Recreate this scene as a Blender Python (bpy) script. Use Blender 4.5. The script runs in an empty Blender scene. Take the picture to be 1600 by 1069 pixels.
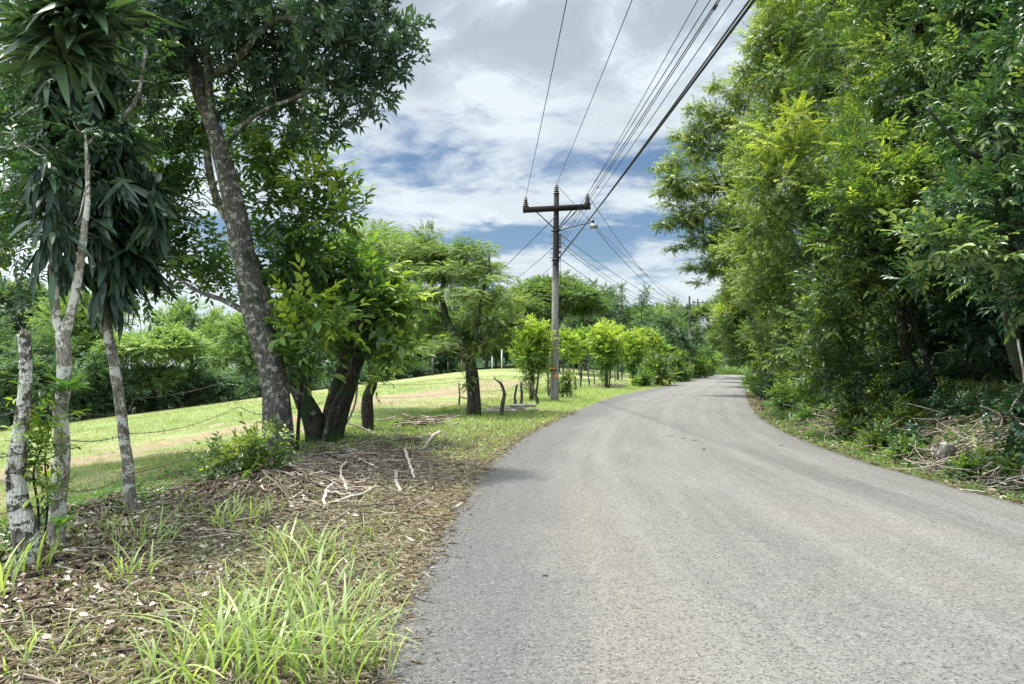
import bpy, math
import numpy as np
from mathutils import Vector
R_ = math.radians
sc = bpy.context.scene
COL = sc.collection
# ---------------------------------------------------------------- camera
F = 1100.0; PITCH = R_(1.85); EYE = 1.6
cam_d = bpy.data.cameras.new('camera'); cam = bpy.data.objects.new('camera', cam_d); COL.objects.link(cam)
cam_d.sensor_width = 36; cam_d.lens = 36*F/1600; cam_d.clip_start = .05; cam_d.clip_end = 3000
cam.location = (0, 0, EYE); cam.rotation_euler = (R_(90)+PITCH, 0, 0)
sc.camera = cam
# ---------------------------------------------------------------- light
SUN_EL, SUN_AZ = R_(75), R_(-70)       # azimuth from +Y, negative = left
sunv = Vector((math.sin(SUN_AZ)*math.cos(SUN_EL), math.cos(SUN_AZ)*math.cos(SUN_EL), math.sin(SUN_EL)))
sd = bpy.data.lights.new('sun', 'SUN'); sd.energy = 4.7; sd.angle = R_(3); sd.color = (1, .955, .87)
so = bpy.data.objects.new('sun', sd); COL.objects.link(so); so.rotation_euler = sunv.to_track_quat('Z', 'Y').to_euler()
sc.view_settings.view_transform = 'Standard'; sc.view_settings.look = 'None'
sc.view_settings.exposure = 0.45; sc.view_settings.gamma = 1
sc.cycles.max_bounces = 6; sc.cycles.diffuse_bounces = 3; sc.cycles.transmission_bounces = 4; sc.cycles.glossy_bounces = 2
sc.cycles.caustics_reflective = False; sc.cycles.caustics_refractive = False

class NT:
    """tiny node tree builder"""
    def __init__(s, nt): s.nt = nt; nt.nodes.clear()
    def n(s, t, **kw):
        nd = s.nt.nodes.new(t)
        for k, v in kw.items():
            if k.startswith('i_'):
                key = k[2:]; key = int(key) if key.isdigit() else key.replace('_', ' ')
                s.set(nd.inputs[key], v)
            else: setattr(nd, k, v)
        return nd
    def set(s, inp, v):
        if isinstance(v, bpy.types.NodeSocket): s.nt.links.new(v, inp)
        elif isinstance(v, bpy.types.Node): s.nt.links.new(v.outputs[0], inp)
        else:
            if hasattr(inp, 'default_value'):
                if isinstance(v, (tuple, list)) and len(v) == 3 and inp.type == 'RGBA': v = (*v, 1)
                inp.default_value = v
    def m(s, op, a, b=None, c=None, clamp=False):
        nd = s.nt.nodes.new('ShaderNodeMath'); nd.operation = op; nd.use_clamp = clamp
        s.set(nd.inputs[0], a)
        if b is not None: s.set(nd.inputs[1], b)
        if c is not None: s.set(nd.inputs[2], c)
        return nd.outputs[0]
    def mr(s, v, a, b, c=0., d=1., smooth=True):
        nd = s.nt.nodes.new('ShaderNodeMapRange'); nd.interpolation_type = 'SMOOTHSTEP' if smooth else 'LINEAR'
        for i, x in enumerate((v, a, b, c, d)): s.set(nd.inputs[i], x)
        return nd.outputs[0]
    def noise(s, vec, scale, detail=4, rough=.55, dist=0, out=0):
        nd = s.nt.nodes.new('ShaderNodeTexNoise')
        s.set(nd.inputs['Vector'], vec); s.set(nd.inputs['Scale'], scale); s.set(nd.inputs['Detail'], detail)
        s.set(nd.inputs['Roughness'], rough); s.set(nd.inputs['Distortion'], dist)
        return nd.outputs[out]
    def mix(s, f, a, b, mode='MIX'):
        nd = s.nt.nodes.new('ShaderNodeMix'); nd.data_type = 'RGBA'; nd.blend_type = mode
        s.set(nd.inputs[0], f); s.set(nd.inputs[6], a); s.set(nd.inputs[7], b)
        return nd.outputs[2]
    def ramp(s, f, stops):
        nd = s.nt.nodes.new('ShaderNodeValToRGB'); cr = nd.color_ramp
        while len(cr.elements) < len(stops): cr.elements.new(.5)
        for e, (p, c) in zip(cr.elements, stops): e.position = p; e.color = (*c, 1)
        s.set(nd.inputs[0], f); return nd.outputs[0]
    def scale(s, vec, v):
        nd = s.nt.nodes.new('ShaderNodeVectorMath'); nd.operation = 'MULTIPLY'
        s.set(nd.inputs[0], vec); s.set(nd.inputs[1], v); return nd.outputs[0]

def build_world():
    w = bpy.data.worlds.new('World'); sc.world = w; w.use_nodes = True
    t = NT(w.node_tree)
    sky = t.n('ShaderNodeTexSky'); sky.sky_type = 'NISHITA'; sky.sun_disc = False
    sky.sun_elevation = SUN_EL; sky.sun_rotation = SUN_AZ
    sky.air_density = 1.0; sky.dust_density = .6; sky.ozone_density = 2.5
    g = t.n('ShaderNodeTexCoord').outputs['Generated']
    sep = t.n('ShaderNodeSeparateXYZ', i_0=g); x, y, z = sep.outputs
    zz = t.m('MAXIMUM', z, 0.0)
    k = t.m('DIVIDE', 1.0, t.m('ADD', zz, .16))
    px = t.m('MULTIPLY', x, k); py = t.m('MULTIPLY', y, k)
    p = t.n('ShaderNodeCombineXYZ', i_0=px, i_1=t.m('MULTIPLY', py, 1.15), i_2=0.).outputs[0]
    n1 = t.noise(p, 1.25, 9, .56, .35)
    n2 = t.noise(p, 4.2, 8, .62, .5)
    n3 = t.noise(p, .8, 3, .5, .2)
    # how closed the deck is at each height: closed aloft, a blue belt lower, thin streaks to the horizon
    bias = t.ramp(zz, [(0., (.66,)*3), (.12, (.60,)*3), (.18, (.45,)*3), (.225, (.60,)*3), (.275, (.49,)*3), (.34, (.56,)*3), (.43, (.92,)*3), (1, (.95,)*3)])
    bv = t.m('SUBTRACT', bias, .5)
    dens = t.m('ADD', t.m('ADD', t.m('MULTIPLY', n1, .7), t.m('MULTIPLY', n2, .3)), bv)
    cover = t.mr(dens, .45, .60)
    # brightness of the cloud: thick = greyer
    sd_ = t.n('ShaderNodeVectorMath', operation='DOT_PRODUCT', i_0=g, i_1=tuple(sunv)).outputs['Value']
    glow = t.mr(sd_, .62, 1.0, 0., 1.0)
    n4 = t.noise(p, 2.6, 9, .60, .5)
    thick = t.m('ADD', t.m('MULTIPLY', t.m('SUBTRACT', n4, .5), 2.2), t.m('ADD', t.m('MULTIPLY', t.m('SUBTRACT', n3, .5), .8), .60))
    ccol = t.ramp(thick, [(.40, (.78, .87, .94)), (.52, (.43, .55, .65)), (.62, (.27, .37, .46)), (.76, (.17, .25, .34))])
    low = t.mr(zz, .22, .46, 0.55, 0.)
    ccol = t.mix(low, ccol, (.72, .83, .92))
    edge = t.mr(dens, .49, .72)
    ccol = t.mix(t.m('MULTIPLY', edge, .55), (.80, .88, .93), ccol)
    ccol = t.mix(t.m('MULTIPLY', glow, .85), ccol, (1.75, 1.85, 1.9))
    # cloud gain: brighter left; raised behind camera and overhead as added fill light
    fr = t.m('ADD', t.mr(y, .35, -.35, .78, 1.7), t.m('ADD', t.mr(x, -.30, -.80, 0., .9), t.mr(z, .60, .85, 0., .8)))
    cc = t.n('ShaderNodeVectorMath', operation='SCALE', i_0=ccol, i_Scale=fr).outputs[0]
    skyc0 = 1; skyc = t.mix(1., sky.outputs[0], (.068, .073, .076), 'MULTIPLY')
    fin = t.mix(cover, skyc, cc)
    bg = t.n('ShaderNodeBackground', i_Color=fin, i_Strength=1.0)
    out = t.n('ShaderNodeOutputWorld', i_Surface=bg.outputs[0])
build_world()

# ---------------------------------------------------------------- helpers
def P(px, py, D):
    """photo direction (px,py) taken out to depth D metres"""
    u = (px-800)/F; v = (534.5-py)/F
    cy = math.cos(PITCH)-v*math.sin(PITCH); cz = math.sin(PITCH)+v*math.cos(PITCH)
    s = D/cy
    return np.array((u*s, D, EYE+cz*s))
LT = np.array([(-5,-.78),(3.5,-.78),(4.1,-.79),(5.3,-.80),(6.3,-.76),(7.65,-.68),(10.35,-.55),(13.5,-.16),(16,.29),(19.6,1.07),(25.1,2.4),(35.2,5.0),(50.3,10.6),(58.7,13.3),(80,20.4),(110,29.7),(124,32.5),(150,31),(220,18)])
RT = np.array([(-5,6.1),(3.5,5.95),(8,5.8),(9.03,5.74),(10.7,5.72),(13.04,5.85),(16,6.3),(20.7,7.34),(27.1,9.2),(39.1,13.0),(50,16.6),(65.2,21.8),(97.8,32.6),(110,36.6),(124,39.5),(150,38),(220,25)])
def smooth_tab(T):
    ys = np.arange(-6, 221, .25); xs = np.interp(ys, T[:,0], T[:,1])
    k = np.ones(17)/17; xs2 = np.convolve(np.pad(xs, 8, mode='edge'), k, 'valid')
    return ys, xs2
LY, LX = smooth_tab(LT); RY, RX = smooth_tab(RT)
Lf = lambda Y: np.interp(Y, LY, LX)
Rf = lambda Y: np.interp(Y, RY, RX)
def sstep(x, a, b):
    t = np.clip((x-a)/(b-a), 0, 1); return t*t*(3-2*t)
_r = np.random.default_rng(5)
_ph = _r.uniform(0, 6.28, (24, 2)); _fr = _r.normal(0, 1, (24, 2))
def fnoise(X, Y, s):
    """cheap smooth noise in -1..1, feature size about 1/s"""
    v = 0
    for i in range(12):
        v = v+np.sin((X*_fr[i,0]+Y*_fr[i,1])*s*2.2+_ph[i,0]+1.3*np.sin((X*_fr[i+12,0]-Y*_fr[i+12,1])*s+_ph[i,1]))
    return v/6
def G(X, Y):
    X = np.asarray(X, float); Y = np.asarray(Y, float)
    L = Lf(Y); R = Rf(Y)
    base = -np.clip(Y-108, 0, 60)*.05*sstep(Y, 108, 116)
    s = L-X
    plane = .118*(X+4)+.012*(Y-7)
    plane = np.where(plane > .9, .9+(1-np.exp(-(plane-.9)/1.2))*1.2, plane)
    wl = sstep(s, 3.4, 6.5+.28*np.clip(Y, 0, 90))
    dip = -.22*sstep(s, 3.6, 5.5)*(1-sstep(s, 6, 14))*(1-sstep(Y, 20, 40))
    zl = wl*plane+dip+.05*sstep(s, .5, 2.5)+.03*fnoise(X, Y, 1.1)*sstep(s, .3, 1.2)*(1-.5*wl)
    zl = zl+.26*np.exp(-((X+3.15)/.62)**2-((Y-8.6)/1.0)**2)+.10*np.exp(-((X+2.5)/.9)**2-((Y-13)/1.2)**2)
    zl = zl+.12*np.exp(-((X+3.6)/.8)**2-((Y-6.0)/.8)**2)
    far = np.clip(np.hypot(X, Y)-150, 0, 400)
    t = X-R
    zr = sstep(t, .5, 3.8)*1.25+np.clip(t-3.5, 0, 30)*.05+.05*fnoise(X, Y, 1.3)*sstep(t, .2, .9)
    z = np.where(s > 0, zl, np.where(t > 0, zr, 0))+base
    return z+sstep(far, 0, 250)*11
def GP(px, py):
    """ground point seen at a photo pixel"""
    for D in np.arange(2.5, 160, .05):
        q = P(px, py, D)
        if q[2] <= float(G(q[0], q[1])): return q
    return P(px, py, 160)
def on(x, y, dz=0): return np.array((x, y, float(G(x, y))+dz))
def nrm(v): 
    v = np.asarray(v, float); return v/np.maximum(np.linalg.norm(v, axis=-1, keepdims=True), 1e-9)

def tag(o, label=None, cat=None, group=None, kind=None):
    for k, v in (('label', label), ('category', cat), ('group', group), ('kind', kind)):
        if v: o[k] = v
    return o
def empty(name, loc, label, cat, group=None):
    o = bpy.data.objects.new(name, None); COL.objects.link(o); o.location = [float(c) for c in loc]
    o.empty_display_size = .2
    return tag(o, label, cat, group)
def link_mesh(name, me, mat=None, parent=None, smooth=True):
    if mat: me.materials.append(mat)
    o = bpy.data.objects.new(name, me); COL.objects.link(o)
    if smooth: me.shade_smooth()
    if parent is not None:
        o.parent = parent; me.transform(__import__('mathutils').Matrix.Translation(-Vector(parent.location)))
    return o

class MB:
    """collects faces for one mesh"""
    def __init__(s): s.v = []; s.f = []; s.n = 0; s.fr = []
    def add(s, v, f, rnd=None):
        v = np.asarray(v, np.float32).reshape(-1, 3); f = np.asarray(f, np.int64)
        s.v.append(v); s.f.append(f+s.n); s.n += len(v)
        s.fr.append(np.zeros(len(f), np.float32) if rnd is None else np.broadcast_to(np.asarray(rnd, np.float32), (len(f),)))
    def tube(s, path, rad, sides=8, cap=True, rough=0, seed=0, rnd=None):
        path = np.asarray(path, float); n = len(path); rad = np.broadcast_to(np.asarray(rad, float), (n,))
        T = nrm(np.gradient(path, axis=0)); up = np.array((0., 0., 1.)) if abs(T[0][2]) < .9 else np.array((0., 1., 0.))
        a = nrm(np.cross(T, up)); 
        for i in range(1, n):
            q = a[i-1]-T[i]*np.dot(a[i-1], T[i]); a[i] = q/max(np.linalg.norm(q), 1e-9)
        b = np.cross(T, a); th = np.linspace(0, 2*np.pi, sides, endpoint=False)
        rr = np.repeat(rad[:, None], sides, 1)
        if rough:
            rg = np.random.default_rng(seed); L = np.cumsum(np.r_[0, np.linalg.norm(np.diff(path, axis=0), axis=1)])
            for q in range(9):
                kx = rg.integers(1, 6); kz = rg.uniform(.5, 7)/max(rad.mean()*4, .05); ph = rg.uniform(0, 6.28)
                rr = rr*(1+rough*rg.uniform(.3, 1)/(kx**.6)*np.sin(kx*th[None]+kz*L[:, None]*.35+ph+np.sin(L[:, None]*kz*.2+q)))
        v = path[:, None]+a[:, None]*(np.cos(th)[None, :, None]*rr[..., None])+b[:, None]*(np.sin(th)[None, :, None]*rr[..., None])
        v = v.reshape(-1, 3)
        i = np.arange(n-1)[:, None]*sides; j = np.arange(sides)[None]; j2 = (j+1) % sides
        q = np.stack([i+j, i+j2, i+sides+j2, i+sides+j], -1).reshape(-1, 4)
        tr = np.concatenate([q[:, [0, 1, 2]], q[:, [0, 2, 3]]])
        if cap:
            v = np.concatenate([v, path[:1], path[-1:]]); c0 = n*sides
            e = np.arange(sides); e2 = (e+1) % sides
            tr = np.concatenate([tr, np.stack([e2, e, np.full(sides, c0)], -1), np.stack([(n-1)*sides+e, (n-1)*sides+e2, np.full(sides, c0+1)], -1)])
        s.add(v, tr, rnd)
    def box(s, c, size, rot=None, taper=1):
        x, y, z = np.array(size)/2
        v = np.array([(-x,-y,-z),(x,-y,-z),(x,y,-z),(-x,y,-z),(-x*taper,-y*taper,z),(x*taper,-y*taper,z),(x*taper,y*taper,z),(-x*taper,y*taper,z)])
        if rot is not None: v = v@np.array(rot).T
        f = [(0,2,1),(0,3,2),(4,5,6),(4,6,7),(0,1,5),(0,5,4),(1,2,6),(1,6,5),(2,3,7),(2,7,6),(3,0,4),(3,4,7)]
        s.add(v+np.array(c), f)
    def lathe(s, c, prof, sides=12, axis=(0, 0, 1)):
        ax = nrm(axis); c = np.array(c, float)
        s.tube([c+ax*h for h, r in prof], [max(r, .0005) for h, r in prof], sides)
    def build(s, name, mat, parent=None, smooth=True):
        v = np.concatenate(s.v); f = np.concatenate(s.f).astype(np.int32); fr = np.concatenate(s.fr)
        me = bpy.data.meshes.new(name); me.vertices.add(len(v)); me.vertices.foreach_set('co', v.astype(np.float32).ravel())
        me.loops.add(len(f)*3); me.loops.foreach_set('vertex_index', f.ravel())
        me.polygons.add(len(f)); me.polygons.foreach_set('loop_start', np.arange(0, len(f)*3, 3, dtype=np.int32))
        a = me.attributes.new('rnd', 'FLOAT', 'FACE'); a.data.foreach_set('value', fr)
        me.update(calc_edges=True)
        return link_mesh(name, me, mat, parent, smooth)

def crom(pts, per=6):
    """smooth curve through control points"""
    p = np.asarray(pts, float)
    if len(p) < 3:
        t = np.linspace(0, 1, per+1)[:, None]; return p[0]*(1-t)+p[-1]*t
    q = np.concatenate([[2*p[0]-p[1]], p, [2*p[-1]-p[-2]]]); out = []
    for i in range(1, len(q)-2):
        t = np.linspace(0, 1, per, endpoint=False)[:, None]
        out.append(.5*((2*q[i])+(-q[i-1]+q[i+1])*t+(2*q[i-1]-5*q[i]+4*q[i+1]-q[i+2])*t*t+(-q[i-1]+3*q[i]-3*q[i+1]+q[i+2])*t**3))
    return np.concatenate(out+[p[-1:]])

# ---------------------------------------------------------------- materials
MATS = {}
def material(name):
    m = bpy.data.materials.new(name); m.use_nodes = True; MATS[name] = m
    return m, NT(m.node_tree)
def finish(t, surf, disp=None):
    t.n('ShaderNodeOutputMaterial', i_Surface=surf)
def leaf_mat(name, dark, mid, light, trans=.38, rough=.5, spec=.35, hue_noise=1.2):
    m, t = material(name)
    r = t.n('ShaderNodeAttribute', attribute_name='rnd').outputs['Fac']
    pos = t.n('ShaderNodeNewGeometry').outputs['Position']
    nz = t.noise(pos, hue_noise, 2)
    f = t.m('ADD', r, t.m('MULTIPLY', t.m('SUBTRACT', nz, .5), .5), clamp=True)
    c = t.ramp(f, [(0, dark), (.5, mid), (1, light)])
    p = t.n('ShaderNodeBsdfPrincipled', i_Base_Color=c, i_Roughness=rough)
    p.inputs['Specular IOR Level'].default_value = spec
    tc = t.mix(1., c, (1.5, 1.62, .6), 'MULTIPLY')
    tr = t.n('ShaderNodeBsdfTranslucent', i_Color=tc)
    mx = t.n('ShaderNodeMixShader', i_0=trans); t.set(mx.inputs[1], p.outputs[0]); t.set(mx.inputs[2], tr.outputs[0])
    finish(t, mx.outputs[0]); return m
def bark_mat(name, c1, c2, lichen=None, lic=.0, moss=0., scale=1., bump=.6):
    m, t = material(name)
    co = t.n('ShaderNodeTexCoord').outputs['Object']
    st = t.scale(co, (1, 1, .35))
    n1 = t.noise(st, 14*scale, 6, .65, .4); n2 = t.noise(co, 4*scale, 5, .6, .3); n3 = t.noise(st, 45*scale, 4, .6)
    f = t.mr(t.m('ADD', t.m('MULTIPLY', n1, .6), t.m('MULTIPLY', n3, .4)), .38, .62)
    c = t.mix(f, c1, c2)
    if lichen:
        l = t.mr(t.m('ADD', n2, t.m('MULTIPLY', t.noise(co, 22*scale, 3), .35)), .78-lic, .84-lic)
        c = t.mix(l, c, lichen)
    if moss:
        mo = t.mr(t.noise(co, 2.2, 5, .6), .62-moss, .74-moss)
        c = t.mix(mo, c, (.028, .055, .018))
    v = t.n('ShaderNodeTexVoronoi', feature='DISTANCE_TO_EDGE', i_Vector=t.scale(co, (1, 1, .3)), i_Scale=26*scale).outputs[0]
    h = t.m('ADD', t.m('MULTIPLY', n1, .7), t.m('ADD', t.m('MULTIPLY', n3, .35), t.m('MULTIPLY', t.mr(v, 0, .12), .25)))
    b = t.n('ShaderNodeBump', i_Strength=bump, i_Distance=.03, i_Height=h)
    p = t.n('ShaderNodeBsdfPrincipled', i_Base_Color=c, i_Roughness=.9, i_Normal=b.outputs[0]); p.inputs['Specular IOR Level'].default_value = .2
    finish(t, p.outputs[0]); return m
def plain_mat(name, c, rough=.7, metal=0, var=.25, scale=12, c2=None):
    m, t = material(name)
    co = t.n('ShaderNodeTexCoord').outputs['Object']
    n = t.noise(co, scale, 5, .6)
    cc = t.mix(t.mr(n, .35, .65), tuple(x*(1-var) for x in c), c2 or tuple(min(1, x*(1+var)) for x in c))
    b = t.n('ShaderNodeBump', i_Strength=.3, i_Distance=.01, i_Height=n)
    p = t.n('ShaderNodeBsdfPrincipled', i_Base_Color=cc, i_Roughness=rough, i_Metallic=metal, i_Normal=b.outputs[0])
    finish(t, p.outputs[0]); return m
def rnd_mat(name, stops, rough=.8, trans=0.):
    m, t = material(name)
    r = t.n('ShaderNodeAttribute', attribute_name='rnd').outputs['Fac']
    c = t.ramp(r, stops)
    p = t.n('ShaderNodeBsdfPrincipled', i_Base_Color=c, i_Roughness=rough); p.inputs['Specular IOR Level'].default_value = .25
    s = p.outputs[0]
    if trans:
        tr = t.n('ShaderNodeBsdfTranslucent', i_Color=t.mix(1., c, (1.4, 1.6, .8), 'MULTIPLY'))
        mx = t.n('ShaderNodeMixShader', i_0=trans); t.set(mx.inputs[1], s); t.set(mx.inputs[2], tr.outputs[0]); s = mx.outputs[0]
    finish(t, s); return m

leaf_mat('leaf_canopy', (.024,.056,.042), (.052,.104,.066), (.15,.215,.09), .30, .38, .5)
leaf_mat('leaf_soft', (.036,.085,.032), (.105,.19,.045), (.34,.42,.07), .42, .42, .45)
leaf_mat('leaf_bright', (.06,.13,.035), (.21,.31,.06), (.44,.50,.10), .42)
leaf_mat('leaf_jungle', (.030,.066,.026), (.108,.172,.045), (.38,.43,.085), .40, .36, .55)
leaf_mat('leaf_deep', (.016,.045,.020), (.048,.110,.042), (.26,.33,.11), .26, .34, .6)
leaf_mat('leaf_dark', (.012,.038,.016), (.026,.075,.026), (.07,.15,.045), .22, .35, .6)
leaf_mat('leaf_umbrella', (.045,.092,.034), (.125,.190,.060), (.27,.34,.11), .36)
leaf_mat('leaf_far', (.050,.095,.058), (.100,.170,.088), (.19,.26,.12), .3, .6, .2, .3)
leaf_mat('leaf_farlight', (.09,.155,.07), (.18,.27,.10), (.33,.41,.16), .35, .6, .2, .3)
leaf_mat('leaf_strap', (.012,.028,.018), (.028,.064,.036), (.12,.19,.10), .2, .42, .4)
leaf_mat('leaf_straplight', (.06,.16,.05), (.13,.27,.06), (.26,.42,.07), .4, .35, .5)
leaf_mat('grass_tall', (.12,.17,.06), (.23,.31,.10), (.46,.52,.24), .38, .42, .4)
leaf_mat('grass_pasture', (.13,.185,.055), (.20,.265,.085), (.33,.36,.16), .4, .6, .2, .4)
leaf_mat('weed', (.045,.12,.03), (.09,.20,.045), (.18,.32,.07), .35)
rnd_mat('straw', [(0,(.13,.095,.07)), (.35,(.29,.225,.175)), (.7,(.50,.42,.34)), (1,(.66,.59,.50))], .85, .1)
rnd_mat('deadleaf', [(0,(.05,.034,.025)), (.4,(.15,.105,.075)), (.75,(.36,.30,.235)), (1,(.66,.61,.53))], .7)
rnd_mat('twig', [(0,(.05,.036,.028)), (.5,(.19,.15,.12)), (1,(.44,.39,.33))], .85)
bark_mat('bark_big', (.040,.034,.028), (.17,.158,.138), (.36,.37,.33), .06, .04, 2.6, 1.0)
bark_mat('bark_dark', (.018,.015,.012), (.065,.055,.042), (.20,.22,.18), .02, .14, .8, .9)
bark_mat('bark_pale', (.13,.115,.09), (.33,.305,.25), (.58,.58,.52), .12, .03, 2.2, .7)
bark_mat('bark_stub', (.035,.028,.022), (.22,.20,.165), (.58,.58,.53), .13, .06, 1.5, 1.)
bark_mat('bark_grey', (.085,.075,.06), (.26,.24,.195), (.50,.50,.45), .08, .05, 2., .8)
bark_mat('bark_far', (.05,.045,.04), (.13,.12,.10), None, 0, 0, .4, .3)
bark_mat('wood_post', (.045,.035,.028), (.15,.125,.10), (.3,.3,.27), .0, .06, 1.4, .7)
bark_mat('wood_stick', (.24,.19,.15), (.56,.50,.42), (.6,.58,.52), .06, 0, 1.5, .5)
bark_mat('wood_arm', (.007,.006,.006), (.020,.016,.014), None, 0, 0, 1.2, .5)
plain_mat('metal_dark', (.03,.03,.032), .5, .6)
plain_mat('wire_black', (.012,.012,.013), .6)
plain_mat('ceramic', (.035,.022,.018), .3)
plain_mat('lamp_glass', (.20,.21,.20), .25)
plain_mat('orange_paint', (.75,.25,.03), .6)
plain_mat('barb_wire', (.10,.085,.075), .7, .5)
plain_mat('paint_white', (.62,.62,.58), .6)
plain_mat('rock', (.26,.24,.21), .9, 0, .45, 6)
def pole_mat():
    m, t = material('pole_wood')
    co = t.n('ShaderNodeTexCoord').outputs['Object']; sp = t.n('ShaderNodeSeparateXYZ', i_0=co)
    n = t.noise(t.scale(co, (1, 1, .08)), 22, 6, .7); n2 = t.noise(co, 3, 4, .6)
    f = t.mr(n, .35, .65)
    low = t.mix(f, (.13, .12, .11), (.34, .325, .30))
    up = t.mix(f, (.010, .009, .009), (.035, .030, .027))
    tz = t.mr(t.m('ADD', sp.outputs[2], t.m('MULTIPLY', n2, 1.5)), 5.7, 6.7)      # tarred upper part
    b = t.n('ShaderNodeBump', i_Strength=.5, i_Distance=.02, i_Height=n)
    p = t.n('ShaderNodeBsdfPrincipled', i_Base_Color=t.mix(tz, low, up), i_Roughness=.9, i_Normal=b.outputs[0])
    finish(t, p.outputs[0])
pole_mat()
def ground_mat():
    m, t = material('ground')
    pos = t.n('ShaderNodeNewGeometry').outputs['Position']
    A = lambda k: t.n('ShaderNodeAttribute', attribute_name=k).outputs['Fac']
    n1 = t.noise(pos, 1.1, 6, .6); n2 = t.noise(pos, 9, 6, .65); n3 = t.noise(pos, 60, 5, .7); n4 = t.noise(pos, .22, 5, .6)
    soil = t.mix(t.mr(n2, .35, .65), (.070, .048, .036), (.17, .122, .09))
    soil = t.mix(t.mr(n3, .52, .68), soil, (.34, .28, .21))
    straw = t.mix(t.mr(n3, .35, .65), (.15, .112, .085), (.36, .29, .23))
    g1 = t.mix(t.mr(n2, .3, .7), (.12, .165, .055), (.205, .265, .095))
    g1 = t.mix(t.mr(n3, .4, .65), g1, (.27, .31, .135))
    # mown pasture in long bands, some dry
    rot = t.n('ShaderNodeMapping'); t.set(rot.inputs[0], pos); rot.inputs['Rotation'].default_value = (0, 0, R_(-28)); rot.inputs['Scale'].default_value = (.06, .42, .3)
    band = t.noise(rot.outputs[0], 1.0, 4, .6, .3)
    dry = t.mr(t.m('ADD', t.m('MULTIPLY', band, .8), t.m('MULTIPLY', n2, .25)), .52, .61)
    g1 = t.mix(t.m('MULTIPLY', t.mr(n1, .50, .66), .7), g1, (.14, .19, .06))
    g1 = t.mix(t.mr(n4, .5, .68), g1, (.20, .24, .09))
    g1 = t.mix(t.m('MULTIPLY', dry, .9), g1, (.32, .26, .165))
    g1 = t.mix(A('w_dry'), g1, t.mix(t.mr(n2, .35, .65), (.19, .145, .095), (.33, .265, .18)))
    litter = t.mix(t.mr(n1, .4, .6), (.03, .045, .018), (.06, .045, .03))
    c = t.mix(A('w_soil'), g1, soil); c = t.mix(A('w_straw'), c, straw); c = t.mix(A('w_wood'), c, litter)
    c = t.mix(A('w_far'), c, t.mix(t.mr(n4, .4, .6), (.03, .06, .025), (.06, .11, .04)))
    b = t.n('ShaderNodeBump', i_Strength=.9, i_Distance=.04, i_Height=t.m('ADD', n2, t.m('MULTIPLY', n3, .5)))
    p = t.n('ShaderNodeBsdfPrincipled', i_Base_Color=c, i_Roughness=1., i_Normal=b.outputs[0]); p.inputs['Specular IOR Level'].default_value = .1
    finish(t, p.outputs[0])
ground_mat()
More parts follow.
